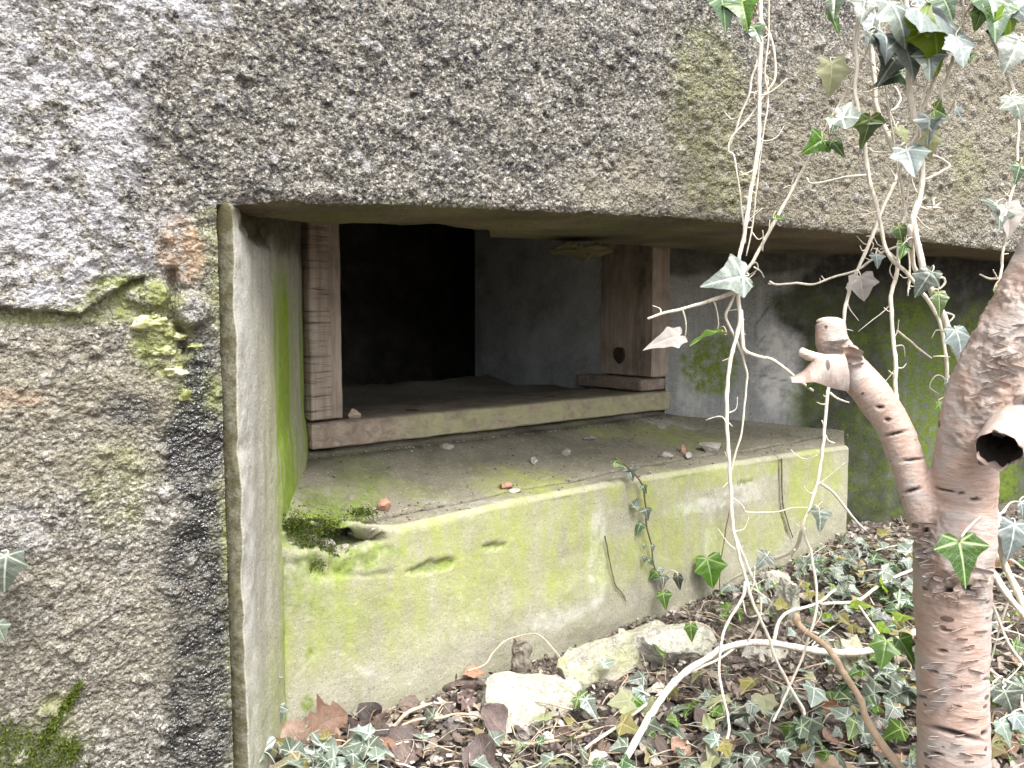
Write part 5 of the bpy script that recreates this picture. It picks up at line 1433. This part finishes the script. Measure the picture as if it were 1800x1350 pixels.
# a withered white leaf on its thread, left of the hanging stem
vine_leaf(1172, 596, 72, -68, 'dry', 2, 35, 10, petiole=False)

# ---- branches lying or arching over the litter
def stick(name, label, px, w0, w1, mat, cat, lift=.012, group=None, arch=0.0, subs=(), sides=9, depth=None):
    if depth: P = smooth_path([at(u, v, d) for (u, v), d in zip(px, depth)], 7, .002, len(px))
    else:
        m = len(px)
        P = smooth_path([on_ground(u, v, lift + arch * math.sin(math.pi * i / (m - 1))) for i, (u, v) in enumerate(px)], 7, .0018, len(px))
    root = thing(name, label, cat, P[0], group)
    k = float(P[:, 1].mean()) / FPX / 2
    V, F = stem_mesh(P, w0 * k, w1 * k, len(px), sides)
    mesh_obj('stem', V, F, mat, root)
    for sp, ww in subs:
        Q = smooth_path([on_ground(u, v, lift + arch * .8) for u, v in sp], 6, .0015, 3)
        V, F = stem_mesh(Q, ww * k, ww * .7 * k, 4, 7); mesh_obj('side_shoot', V, F, mat, root)
    return root
stick('dead_branch', 'long pale branch arching over the litter towards the birch trunk', [(1080, 1372), (1092, 1350), (1122, 1294), (1150, 1247), (1178, 1208), (1206, 1181), (1242, 1158), (1272, 1139), (1306, 1132), (1333, 1130), (1361, 1132), (1403, 1139), (1456, 1146), (1514, 1146), (1555, 1134), (1591, 1118), (1618, 1108)], 12, 15, MAT_STEM, 'branch', .03, None, .05,
      [([(1361, 1124), (1369, 1092), (1386, 1075), (1417, 1067), (1444, 1056), (1458, 1044), (1469, 1036)], 8), ([(1553, 1130), (1538, 1105), (1510, 1065)], 7)])
stick('dead_branch', 'thin straight pale twig forking off below the arching branch', [(1028, 1315), (1083, 1278), (1139, 1236), (1180, 1205), (1206, 1185), (1262, 1160), (1290, 1140)], 6, 5, MAT_STEM, 'branch', .03)
stick('young_shoot', 'brown shoot with a swollen orange bud rising in front of the litter', [(1600, 1375), (1583, 1350), (1551, 1309), (1522, 1260), (1510, 1228), (1486, 1187), (1453, 1138), (1411, 1106), (1402, 1094)], 15, 12, MAT_SHOOT, 'shoot', depth=[1.02, 1.03, 1.06, 1.09, 1.11, 1.14, 1.18, 1.22, 1.235])
bud = lump_mesh('bud', at(1400, 1089, 1.235), (.0065, .0065, .0105), MAT_SHOOT, None, 5, 2, .1)
sh = [o for o in bpy.data.objects if o.name == 'young_shoot'][0]
bud.parent = sh; bud.matrix_parent_inverse = sh.matrix_world.inverted()
stick('dead_branch', 'wavy white ivy twig lying from the litter to the birch trunk', [(1441, 1061), (1470, 1060), (1506, 1057), (1538, 1034), (1579, 1012), (1608, 999)], 6, 6, MAT_STEM, 'branch', .045)
stick('dead_branch', 'looping pale twig at the front of the dead leaves, left', [(707, 1275), (733, 1265), (778, 1261), (800, 1256), (836, 1257), (858, 1269), (878, 1278)], 5.5, 4, MAT_STICK, 'branch', .02, None, .01)
stick('dead_branch', 'short forked pale twig standing over dark leaves, left of the looping one', [(686, 1285), (711, 1258), (736, 1244), (761, 1236), (781, 1239), (799, 1251)], 8, 4, MAT_STICK, 'branch', .018, None, .012)
stick('dead_branch', 'thin arched runner bridging the apron foot and the concrete chunk', [(820, 1180), (853, 1167), (867, 1147), (889, 1126), (911, 1118), (933, 1114), (950, 1118), (972, 1139), (986, 1158)], 3.6, 3, MAT_STICK, 'branch', depth=[1.40, 1.41, 1.42, 1.43, 1.44, 1.44, 1.42, 1.40, 1.39])
stick('dead_branch', 'long level dry stem in front of the concrete chunk', [(886, 1307), (920, 1307), (944, 1306), (1000, 1299), (1040, 1287)], 7, 5, MAT_STICK, 'branch', .02)
stick('fallen_log', 'dark wet stick lying against the foot of the apron', [(719, 1208), (750, 1207), (790, 1206), (838, 1203)], 24, 26, MAT_LOG, 'log', .012, sides=14)
stick('fallen_log', 'short cut piece of dark branch on the litter below the arching branch', [(1220, 1258), (1240, 1255), (1262, 1250)], 17, 15, MAT_LOG, 'log', .008, sides=12)
stick('fallen_log', 'thin dark stick lying on the litter in the foreground', [(1160, 1282), (1200, 1277), (1262, 1272)], 9, 7, MAT_LOG, 'log', .008)
stick('birch_log', 'cut pink birch branch lying at the bottom edge left of the trunk', [(1436, 1338), (1480, 1356), (1540, 1380)], 40, 42, MAT_SHOOT, 'log', .012, sides=16)
m_ = NB('grey_stake'); MAT_STAKE = m_.done(m_.mix(m_.noise(1.0, 4, .6, m_.scaled(m_.co(), (120, 120, 14))), (.10, .085, .065), (.34, .30, .245)), .85, m_.bump(m_.noise(1.0, 4, .6, m_.scaled(m_.co(), (160, 160, 14))), .8, .004))
_st = slab3('wooden_stake', 'weathered grey stake end wedged between apron and concrete slab', at(915, 1152, 1.46), .019, .013, .034, .5, MAT_STAKE, 61, .12)
_st['category'] = 'stake'

# ================================================================== litter on the ground
def free_xy(x, y, m=.012):
    """in front of the apron, the wall and the cheek, and in the picture's reach"""
    s = float(np.dot(np.array([x, y]) - APRON.p, APRON.d)); dd = float(np.dot(np.array([x, y]) - APRON.p, APRON.n))
    if s < t_end and dd > -m: return False
    if y > 2.16: return False
    s2 = float(np.dot(np.array([x, y]) - WALL.p, WALL.d)); d2 = float(np.dot(np.array([x, y]) - WALL.p, WALL.n))
    if s2 < .0 and d2 > -m - .01: return False
    return True
def m_dead(name, c0, c1):
    b = NB(name)
    uv = b.n('ShaderNodeUVMap').outputs[0]
    oi = b.n('ShaderNodeObjectInfo').outputs['Random']
    n = b.noise(6, 5, .65, uv)
    col = b.mix(b.rng(n, .3, .7), c0, c1)
    s_ = b.n('ShaderNodeSeparateXYZ', {0: uv})
    xa = b.math('ABSOLUTE', b.math('SUBTRACT', b.math('MULTIPLY', s_.outputs[0], 2), 1))
    y = s_.outputs[1]
    w = b.math('ABSOLUTE', b.math('SUBTRACT', b.math('FRACT', b.math('MULTIPLY', b.math('SUBTRACT', y, b.math('MULTIPLY', xa, .35)), 9)), .5))
    v = b.math('MAXIMUM', b.rng(xa, .0, .035, .8, 0), b.rng(w, 0, .07, .35, 0))
    col = b.mix(b.math('MULTIPLY', v, .5), col, (.42, .30, .20))
    col = b.n('ShaderNodeHueSaturation', {'Value': b.rng(oi, 0, 1, .6, 1.35), 'Saturation': b.rng(b.math('FRACT', b.math('MULTIPLY', oi, 5.7)), 0, 1, .55, 1.1), 'Color': col}).outputs[0]
    return b.done(col, .6, b.bump(b.math('SUBTRACT', n, v), .5, .003), spec=.4)
DEAD = {'brown': m_dead('dead_leaf_brown', (.075, .046, .033), (.19, .118, .084)), 'dark': m_dead('dead_leaf_dark', (.026, .018, .018), (.085, .056, .05)),
        'russet': m_dead('dead_leaf_russet', (.15, .068, .032), (.28, .14, .07)), 'tan': m_dead('dead_leaf_tan', (.26, .215, .175), (.46, .40, .34)), 'purple': m_dead('dead_leaf_purple', (.065, .045, .042), (.155, .112, .104))}
_dm = {}
def dead_mesh(kind, shape, var):
    key = (kind, shape, var)
    if key in _dm: return _dm[key]
    rg = np.random.default_rng(var * 13 + shape)
    nl, nw = 13, 7
    t, w = np.meshgrid(np.linspace(0, 1, nl), np.linspace(-1, 1, nw), indexing='ij')
    wid = np.sin(np.pi * np.clip(t * .98 + .01, 0, 1)) ** .75 * (.42 if shape == 0 else .40)
    if shape == 1: wid = wid * (1 + .34 * np.sin(t * 21 + var)) * (.75 + .45 * t)       # lobed oak outline
    if shape == 2: wid = wid * .8 * (1 + .15 * rg.normal())
    x, y = w * wid, t - .5
    x = x + .05 * np.sin(t * 5 + var)
    cu, cr = .9 * rg.random() + .15, rg.normal() * .5
    z = cu * x * x * 1.6 + cr * y * y * .7 + .06 * np.sin(9 * x + 5 * y + var) + .035 * rg.normal(size=x.shape) * (np.abs(w) > .9)
    V = np.stack([x, y, z], -1).reshape(-1, 3)
    uv = np.stack([w * .5 + .5, t], -1).reshape(-1, 2)
    me = to_mesh('dead_leaf', V, grid_faces(nl, nw).astype(np.int32), DEAD[kind], True, None, uv)
    _dm[key] = me
    return me
def dead_leaf(u, v, px, rot, kind, shape, var, label, group=None, lift=.012, tilt=(.3, 0)):
    q = on_ground(u, v, lift)
    o = bpy.data.objects.new('dead_leaf', dead_mesh(kind, shape, var)); link(o)
    sz = px * q[1] / FPX
    M = Matrix.Translation(Vector([float(c) for c in q])) @ Matrix.Rotation(tilt[0], 4, 'X') @ Matrix.Rotation(tilt[1], 4, 'Y') @ Matrix.Rotation(rot, 4, 'Z') @ Matrix.Scale(sz, 4)
    o.matrix_world = M
    tag(o, label, 'leaf', group)
    return o
dead_leaf(519, 1292, 78, .5, 'russet', 1, 1, 'russet oak leaf at the bottom corner between reveal and apron', None, .02, (.7, -.2))
dead_leaf(572, 1274, 84, -1.0, 'russet', 1, 2, 'russet lobed leaf propped on the apron foot, right of another', None, .024, (.75, .1))
dead_leaf(833, 1183, 46, -1.2, 'russet', 2, 3, 'orange-brown dry leaf on top of the dark wet stick', None, .035, (.4, .2))
dead_leaf(789, 1187, 36, .3, 'dark', 0, 1, 'black rolled leaf stuck behind the dark wet stick', None, .03, (1.1, 0))
dead_leaf(868, 1268, 66, .8, 'purple', 0, 4, 'folded dark purple leaf leaning on the concrete chunk', None, .03, (.9, .5))
dead_leaf(712, 1312, 84, .9, 'dark', 0, 5, 'large black folded leaf below the forked pale twig', None, .018, (.6, .4))
dead_leaf(1087, 1288, 66, .2, 'purple', 0, 6, 'broad dull purple-brown leaf right of the long level stem', None, .02, (.5, .1))
dead_leaf(1168, 1318, 52, .4, 'brown', 2, 7, 'glossy brown leaf beside pale ivy at the bottom edge', None, .02, (.5, .3))
dead_leaf(672, 1318, 56, 1.3, 'russet', 0, 8, 'tan-orange cupped leaf at the bottom left among ivy', None, .02, (.5, .2))
dead_leaf(668, 1273, 40, .4, 'brown', 1, 9, 'small red-brown lobed leaf beside the forked twig', None, .02, (.6, .2))
dead_leaf(845, 1330, 78, .2, 'purple', 0, 10, 'large greyish purple leaf in the bottom foreground', None, .022, (.6, -.2))
dead_leaf(722, 1243, 44, 1.4, 'brown', 0, 11, 'brown leaf tucked under the pale stick at the apron foot', None, .018, (.5, 0))
dead_leaf(648, 1255, 50, .7, 'dark', 2, 12, 'dark upright leaf shard on the gravel near the apron foot', None, .025, (1.0, .3))
# faded ivy leaves and tan leaves among the rest share a label by colour and place
ALLK = ['dark', 'brown', 'purple', 'tan', 'russet']
zones = [((520, 1250, 720, 1345), 'at the foot of the apron, far left', ['dark', 'brown', 'purple', 'russet', 'brown'], 26),
         ((720, 1225, 880, 1345), 'left of the concrete chunk', ['dark', 'brown', 'purple', 'brown', 'tan'], 28),
         ((880, 1262, 1090, 1345), 'in front of the concrete chunk', ['dark', 'brown', 'purple', 'tan'], 22),
         ((1060, 1190, 1250, 1345), 'under the left half of the arching branch', ALLK, 28),
         ((1250, 1170, 1420, 1345), 'under the middle of the arching branch', ALLK, 28),
         ((1350, 960, 1620, 1120), 'in the ivy below the mossy wall', ALLK, 26),
         ((1420, 1160, 1615, 1345), 'in the ivy at the birch foot, left', ALLK, 26),
         ((1738, 960, 1800, 1345), 'in the ivy right of the birch', ALLK, 14)]
dr = random.Random(8)
used = set()
for (x0, y0, x1, y1), where, kinds, n in zones:
    c = 0
    for _ in range(600):
        if c >= n: break
        u, v = dr.uniform(x0, x1), dr.uniform(y0, y1)
        q = on_ground(u, v)
        if not free_xy(q[0], q[1], .02): continue
        k, shp, big, stand = dr.choice(kinds), dr.randrange(3), dr.random() < .4, dr.random() < .35
        word = {'dark': 'blackish', 'brown': 'brown', 'purple': 'purplish', 'tan': 'pale tan', 'russet': 'russet'}[k]
        lab = '%s %s %s dead leaf %s %s' % ('larger' if big else 'small', word, ['oval', 'lobed', 'narrow'][shp], 'standing up' if stand else 'lying', where)
        if lab in used: continue
        used.add(lab)
        dead_leaf(u, v, (dr.uniform(42, 56) if big else dr.uniform(22, 34)) * 1.25 / q[1], dr.uniform(0, 6.28), k, shp, dr.randrange(6), lab, 'dead leaves ' + where, dr.uniform(.006, .02), (dr.uniform(.75, 1.2) if stand else dr.uniform(-.2, .35), dr.uniform(-.4, .4)))
        c += 1
# uncountable crumbs of leaf and gravel
def m_crumb(name, stops, rough=.8):
    b = NB(name)
    col = b.ramp(b.attr('tint'), stops)
    col = b.mix(b.rng(b.noise(80, 4), .3, .7, 0, .35), col, (.05, .04, .033))
    return b.done(col, rough, b.bump(b.noise(200, 3), .4, .003))
MAT_CRUMB = m_crumb('leaf_crumbs', [(0, (.05, .042, .038)), (.35, (.13, .103, .087)), (.6, (.24, .195, .165)), (.8, (.38, .33, .28)), (1, (.58, .54, .48))])
MAT_GRAV = m_crumb('gravel_bits', [(0, (.10, .075, .06)), (.35, (.24, .19, .155)), (.7, (.40, .34, .29)), (1, (.60, .57, .55))])
rg = np.random.default_rng(77)
V, F, Tn = [], [], []
cnt = 0
while cnt < 8500:
    x, y = rg.uniform(-.45, 1.5), rg.uniform(.80, 2.16)
    if not free_xy(x, y, .003): continue
    s = rg.uniform(.003, .012); z = float(ground_z(x, y)) + rg.uniform(.006, .020)
    R_ = np.array(Matrix.Rotation(rg.uniform(0, 6.28), 3, 'Z') @ Matrix.Rotation(rg.normal() * .5, 3, 'X') @ Matrix.Rotation(rg.normal() * .5, 3, 'Y'))
    a, cv = rg.uniform(.35, 1), rg.uniform(.1, .7)
    q = np.array([(-1, -a * .6, 0), (-.2, -a, cv * .3), (1, -.3 * a, 0), (.8, a * .5, cv * .2), (-.1, a, -.1), (0, 0, -cv * .4)]) * s
    q = q @ R_.T + np.array([x, y, z])
    b0 = len(V); V += q.tolist(); t_ = rg.beta(1.6, 1.35); Tn += [t_] * 6
    F += [(b0 + i, b0 + (i + 1) % 5, b0 + 5) for i in range(5)]
    cnt += 1
tag(mesh_obj('leaf_litter', np.array(V), F, MAT_CRUMB, None, False, dict(tint=np.array(Tn))), 'brown crumbled leaf litter covering the ground in front of the apron', 'leaf litter', kind='stuff')
bm = bmesh.new(); bmesh.ops.create_icosphere(bm, subdivisions=1, radius=1.0)
IV = np.array([v.co[:] for v in bm.verts]); IF = [tuple(l.index for l in f.verts) for f in bm.faces]; bm.free()
V, F, Tn = [], [], []
cnt = 0
while cnt < 2400:
    x, y = rg.uniform(-.45, 1.3), rg.uniform(.80, 2.1)
    if not free_xy(x, y, .003): continue
    u, v = proj((x, y, 0.05))
    if u > 1150 and rg.random() < .6: continue
    s = rg.uniform(.0025, .0075) * (1.5 if rg.random() < .12 else 1); z = float(ground_z(x, y)) + rg.uniform(.004, .013)
    q = IV * (1 + .22 * rg.normal(size=(len(IV), 1))) * np.array([1, rg.uniform(.6, 1), rg.uniform(.45, .8)]) * s
    q = q @ np.array(Matrix.Rotation(rg.uniform(0, 6.28), 3, 'Z')).T + np.array([x, y, z])
    b0 = len(V); V += q.tolist(); Tn += [rg.beta(1.4, 2.4)] * len(IV)
    F += [tuple(i + b0 for i in f) for f in IF]
    cnt += 1
tag(mesh_obj('gravel', np.array(V), F, MAT_GRAV, None, True, dict(tint=np.array(Tn))), 'small gravel and grit lying between the dead leaves', 'gravel', kind='stuff')
V, F = [], []
for _ in range(900):                                     # bleached straws and leaf stalks
    x, y = rg.uniform(-.4, 1.4), rg.uniform(.85, 2.1)
    if not free_xy(x, y, .05): continue
    a, ln = rg.uniform(0, 6.28), rg.uniform(.012, .05)
    z = float(ground_z(x, y)) + rg.uniform(.012, .028)
    dv = np.array([math.cos(a), math.sin(a), rg.normal() * .2]) * ln
    sd = np.array([-dv[1], dv[0], 0]) * rg.normal() * .3 + np.array([0, 0, .004])
    TV, TF = tube(smooth_path([np.array([x, y, z]) - dv, np.array([x, y, z]) + sd, np.array([x, y, z]) + dv], 3), rg.uniform(.0004, .001), 4, 1, 0, False)
    b0 = len(V); V += TV.tolist(); F += [tuple(i + b0 for i in f) for f in TF]
tag(mesh_obj('dry_straw', np.array(V), F, MAT_STICK, None), 'bleached straws and leaf stalks strewn through the litter', 'straw', kind='stuff')
# twigs
tr_ = random.Random(21)
spots = [((560, 1235, 760, 1345), 'at the foot of the apron, left', 12), ((740, 1235, 1000, 1345), 'around the concrete chunk', 14), ((1000, 1180, 1200, 1345), 'under the left half of the arching branch', 16), ((1200, 1170, 1420, 1345), 'under the middle of the arching branch', 16), ((1360, 960, 1620, 1130), 'in the ivy below the mossy wall', 16), ((1420, 1150, 1620, 1340), 'in the ivy at the birch foot, left', 16), ((1735, 980, 1800, 1345), 'in the ivy right of the birch', 9)]
for (x0, y0, x1, y1), where, n in spots:
    for _ in range(n):
        u, v = tr_.uniform(x0, x1), tr_.uniform(y0, y1)
        q = on_ground(u, v, .02)
        if not free_xy(q[0], q[1], .05): continue
        long_, bent, c = tr_.random() < .45, tr_.randrange(3), tr_.choice([0, 0, 1])
        lab = '%s %s %s twig lying %s' % ('long' if long_ else 'short', ['straight', 'bent', 'strongly curved'][bent], ['pale dry', 'dark brown'][c], where)
        if lab in used: continue
        a, ln = tr_.uniform(0, 6.28), tr_.uniform(.05, .075) if long_ else tr_.uniform(.018, .03)
        d = np.array([math.cos(a), math.sin(a), tr_.uniform(-.15, .3)]) * ln
        side = np.array([-d[1], d[0], 0]) * [.03, .22, .5][bent] * tr_.choice([-1, 1])
        p0, p1, p2 = q - d, q + side + np.array([0, 0, .012]), q + d
        if not (free_xy(p0[0], p0[1]) and free_xy(p2[0], p2[1])): continue
        for p in (p0, p2): p[2] = max(p[2], float(ground_z(p[0], p[1])) + .010)
        P = smooth_path([p0, p1, p2], 6, .002, 3)
        V, F = tube(P, np.linspace(tr_.uniform(.0012, .0024), .0009, len(P)), 6, 2, .1)
        tw = mesh_obj('twig', V, F, MAT_STICK if not c else MAT_STEMD, None)
        tag(tw, lab, 'twig', 'twigs ' + where)
        used.add(lab)

# ================================================================== ivy covering the ground: clumps of separate leaves
clumps = [('low ivy clump spreading below the russet leaves at the bottom left', [(500, 1325), (560, 1335), (620, 1340)], 26, 40, 26, 60, ['dull', 'pale', 'pale', 'dull']),
          ('few ivy leaves around the long level stem in front of the concrete chunk', [(800, 1290), (900, 1325), (985, 1330)], 16, 90, 30, 44, ['dull', 'dark', 'pale', 'faded']),
          ('scattered ivy under the long arching branch in the foreground', [(1100, 1270), (1180, 1230), (1230, 1310), (1090, 1330)], 42, 90, 60, 50, ['dull', 'pale', 'dull', 'green', 'faded']),
          ('ground ivy at the bottom between the arching branch and the shoot', [(1320, 1270), (1400, 1310), (1340, 1220)], 40, 80, 60, 48, ['dull', 'dull', 'pale', 'green', 'faded']),
          ('ground ivy at the right foot of the apron', [(1360, 1010), (1420, 990), (1330, 1050)], 36, 50, 40, 42, ['dull', 'dull', 'pale', 'dark', 'green']),
          ('dense bluish ivy below the dark mossy wall, left of the trunk', [(1470, 985), (1540, 960), (1580, 990), (1500, 1020)], 84, 62, 36, 44, ['dull', 'pale', 'dull', 'dark', 'dull']),
          ('dense ivy beside the middle of the birch trunk, left', [(1480, 1070), (1560, 1060), (1580, 1110)], 56, 55, 45, 46, ['dull', 'dull', 'pale', 'dark', 'lime']),
          ('low ivy at the bottom left of the birch trunk', [(1520, 1220), (1570, 1270), (1490, 1310), (1590, 1180)], 52, 60, 55, 48, ['dull', 'pale', 'dull', 'green', 'dark']),
          ('ivy growing right of the birch trunk down to the picture corner', [(1770, 1100), (1775, 1200), (1770, 1300), (1790, 1010), (1780, 930)], 40, 36, 55, 46, ['dull', 'pale', 'dark', 'green', 'lime'])]
cr = random.Random(17)
for label, cens, n, su, sv, sz, kinds in clumps:
    q0 = on_ground(*cens[0])
    root = thing('ground_ivy', label, 'ivy', q0, 'ivy covering the ground')
    c = 0
    prev = None
    n = int(n * 1.3)
    for _ in range(n * 8):
        if c >= n: break
        cu, cv = cr.choice(cens)
        u, v = cr.gauss(cu, su), cr.gauss(cv, sv * .6)
        if v < 925 or v > 1420: continue
        lift = cr.uniform(.018, .055)
        q = on_ground(u, v, lift)
        if not free_xy(q[0], q[1], .03): continue
        a = cr.uniform(0, 6.28)
        tip = (math.cos(a), math.sin(a) - .35, -.35)
        nrm = (cr.gauss(0, .5), -.35 + cr.gauss(0, .45), 1.0)
        s = sz * cr.uniform(.4, 1.15) * 1.25 / FPX / 1.2
        put_leaf(root, q, tip, nrm, s, cr.choice(kinds) if cr.random() > .12 else 'aged', cr.choice([0, 0, 1, 1, 2]), cr.randrange(7), 'leaf', True)
        c += 1
    for k in range(4):                                   # creeping stems of the clump
        cu, cv = cr.choice(cens)
        pts = []
        for i in range(4):
            cu, cv = cu + cr.uniform(-60, 60), min(1390, max(940, cv + cr.uniform(-25, 35)))
            g = on_ground(cu, cv, .020)
            if free_xy(g[0], g[1], .02): pts.append(g)
        if len(pts) >= 3:
            P = smooth_path(pts, 6, .004, k)
            V, F = tube(P, .0016, 6, 1, .1); mesh_obj('stem', V, F, MAT_STEM if cr.random() < .6 else MAT_STEMD, root)

# ================================================================== crumbs and stones on the ledge
for i, (u, v, w, h, m, lab) in enumerate([
    (1252, 793, 44, 26, MAT_PEB, 'largest grey stone on the ledge, by the joint crack near the right end'), (1207, 803, 20, 12, MAT_PEB, 'small grey stone on the ledge just left of the largest one'),
    (1170, 802, 22, 13, MAT_PEB, 'rounded grey stone on the crack, second left of the largest ledge stone'), (1202, 795, 13, 17, MAT_BRICK, 'red brick crumb on the ledge near the largest stone'),
    (939, 815, 18, 14, MAT_RUB, 'white angular stone in the middle of the ledge'), (889, 858, 22, 16, MAT_BRICK, 'orange brick crumb on the ledge above the joint crack'),
    (676, 896, 28, 24, MAT_BRICK, 'pinkish brick piece at the left end of the ledge crack'), (785, 788, 24, 10, MAT_RUB, 'pale flat chip below the wooden frame'),
    (1162, 752, 20, 9, MAT_RUB, 'pale chip on the ledge under the right post'), (1037, 770, 30, 7, MAT_PEB, 'long flat dark sliver on the ledge'),
    (905, 866, 22, 9, MAT_PEB, 'grey pebble beside the orange brick crumb'), (995, 798, 18, 12, MAT_PEB, 'brown lump of dirt on the ledge, right of the white stone')]):
    q = ledge_at(u, v); k = q[1] / FPX / 2
    rock('stone', q + np.array([0, 0, h * k * .5]), (w * k, w * k * .8, h * k), m, lab, 'stone', 'stones on the ledge', 40 + i, i * 1.3, 0, 3, cuts=7)
V, F, Tn = [], [], []
for _ in range(1100):
    k = rg.integers(0, len(LEDGE_V)); q = LEDGE_V[k]
    if _ % 4 == 1:
        c = CRK[rg.integers(1, len(CRK))]; p_ = ledge_at(c[0] + rg.normal() * 40, c[1] + rg.normal() * 5 - 2); q = p_
    if _ % 4 == 2: q = ledge_at(*(lambda t: (545 + 640 * t, 806 - 72 * t))(rg.random()))
    s = rg.uniform(.0008, .0030)
    w_ = IV * (1 + .25 * rg.normal(size=(len(IV), 1))) * np.array([1, .8, .6]) * s + q + np.array([rg.normal() * .004, rg.normal() * .004, s * .4])
    b0 = len(V); V += w_.tolist(); Tn += [rg.beta(1.2, 1.8)] * len(IV); F += [tuple(i + b0 for i in f) for f in IF]
tag(mesh_obj('ledge_grit', np.array(V), F, MAT_GRAV, None, True, dict(tint=np.array(Tn))), 'fine grit and crumbs strewn over the ledge', 'grit', kind='stuff')
qb = FRAME.pt(.115, zf + .064, .03)
rock('wood_chip', qb, (.013, .009, .011), MAT_STICK, 'small pale wood chip standing on the bottom board of the frame', 'chip', None, 71, .5, 0, 3)
# loose stones in the broken corner of the apron
CORN = ['greyish stone at the left rim of the hole in the apron corner', 'algae-stained stone under the hole in the apron corner', 'pale stone at the lower right rim of the hole in the apron corner', 'long grey stone over the right of the hole in the apron corner', 'flat algae-stained stone over the hole in the apron corner', 'pale stone in the moss left of the hole in the apron corner', 'smallest stone below the hole in the apron corner', 'dark-set stone inside the hole in the apron corner', 'flat pale stone furthest right below the hole in the apron corner']
for i, (u, v, w, h, dpt) in enumerate([(585, 958, 26, 20, .0), (608, 968, 26, 16, -.002), (632, 972, 24, 14, -.002), (655, 932, 34, 12, .004), (614, 928, 34, 9, .006), (560, 950, 22, 16, 0), (596, 979, 11, 10, -.006), (640, 950, 20, 12, .035), (646, 988, 18, 9, -.002)]):
    q = APRON.hit(u, v) + np.array([*APRON.n, 0]) * (.022 + dpt); k = q[1] / FPX / 2
    rock('loose_stone', q, (w * k, w * k * .8, h * k), [MAT_PEB, MAT_RUBG, MAT_PEB][i % 3], CORN[i], 'stone', 'stones in the broken apron corner', 60 + i, i, 0, 3, cuts=6)

# ================================================================== moss
def m_moss():
    b = NB('moss')
    col = b.ramp(b.attr('tint'), [(0, (.045, .06, .012)), (.5, (.085, .115, .016)), (1, (.15, .20, .025))])
    return b.done(col, .8, None, .2)
MAT_MOSS = m_moss()
def moss(label, pts, n, ln, seed, up=None, nrm=None):
    """pts(k) gives the foot of the k-th blade and the way it points"""
    g = np.random.default_rng(seed)
    V, F, T = [], [], []
    for k in range(n):
        p, d = pts(g)
        d = d + g.normal(size=3) * .55; d /= np.linalg.norm(d)
        s = np.cross(d, g.normal(size=3)); s /= np.linalg.norm(s) + 1e-9
        l_ = ln * g.uniform(.4, 1.3); w = l_ * .22
        b0 = len(V)
        V += [p - s * w, p + s * w, p + d * l_ * .6 + s * w * .8 + np.array([0, 0, -.0004]), p + d * l_ + np.array([0, 0, -.1 * l_]), p + d * l_ * .6 - s * w * .8]
        F += [(b0, b0 + 1, b0 + 2), (b0, b0 + 2, b0 + 4), (b0 + 2, b0 + 3, b0 + 4)]
        t_ = g.beta(1.5, 1.8); T += [t_ * .5, t_ * .5, t_, t_, t_]
    return tag(mesh_obj('moss_patch', np.array(V), F, MAT_MOSS, None, False, dict(tint=np.array(T))), label, 'moss', kind='stuff')
on = lambda pl, u, v, o: pl.hit(u, v) - np.array([*pl.n, 0]) * o
nW, nAp = -np.array([*WALL.n, 0.]), -np.array([*APRON.n, 0.])
moss('bright green moss spreading on the bottom left of the rough wall', lambda g: (on(WALL, *(lambda c: (g.normal(c[0], c[2]), g.normal(c[1], c[3])))([(25, 1330, 40, 26), (60, 1350, 30, 14), (10, 1290, 25, 20), (110, 1335, 22, 14), (125, 1316, 8, 8), (60, 1310, 30, 15)][g.integers(0, 6)]), -.004), nW), 2200, .0042, 1)
moss('bright moss streak running up the rough wall at the bottom left', lambda g: ((lambda t: on(WALL, 70 + 70 * t + g.normal() * (3 + 3 * (1 - t)), 1312 - 108 * t + g.normal() * 4, -.003))(g.random() ** .7), nW), 1000, .005, 2)
moss('green moss cushion in the broken left corner of the apron', lambda g: (on(APRON, *(lambda c: (g.normal(c[0], c[2]), g.normal(c[1], c[3])))([(540, 935, 24, 14), (560, 960, 20, 12), (575, 922, 24, 8), (520, 922, 12, 12), (565, 985, 28, 12), (630, 996, 28, 7), (640, 903, 14, 5), (520, 985, 14, 16)][g.integers(0, 8)]), -.010), nAp + np.array([0, 0, .4])), 6500, .0042, 3)
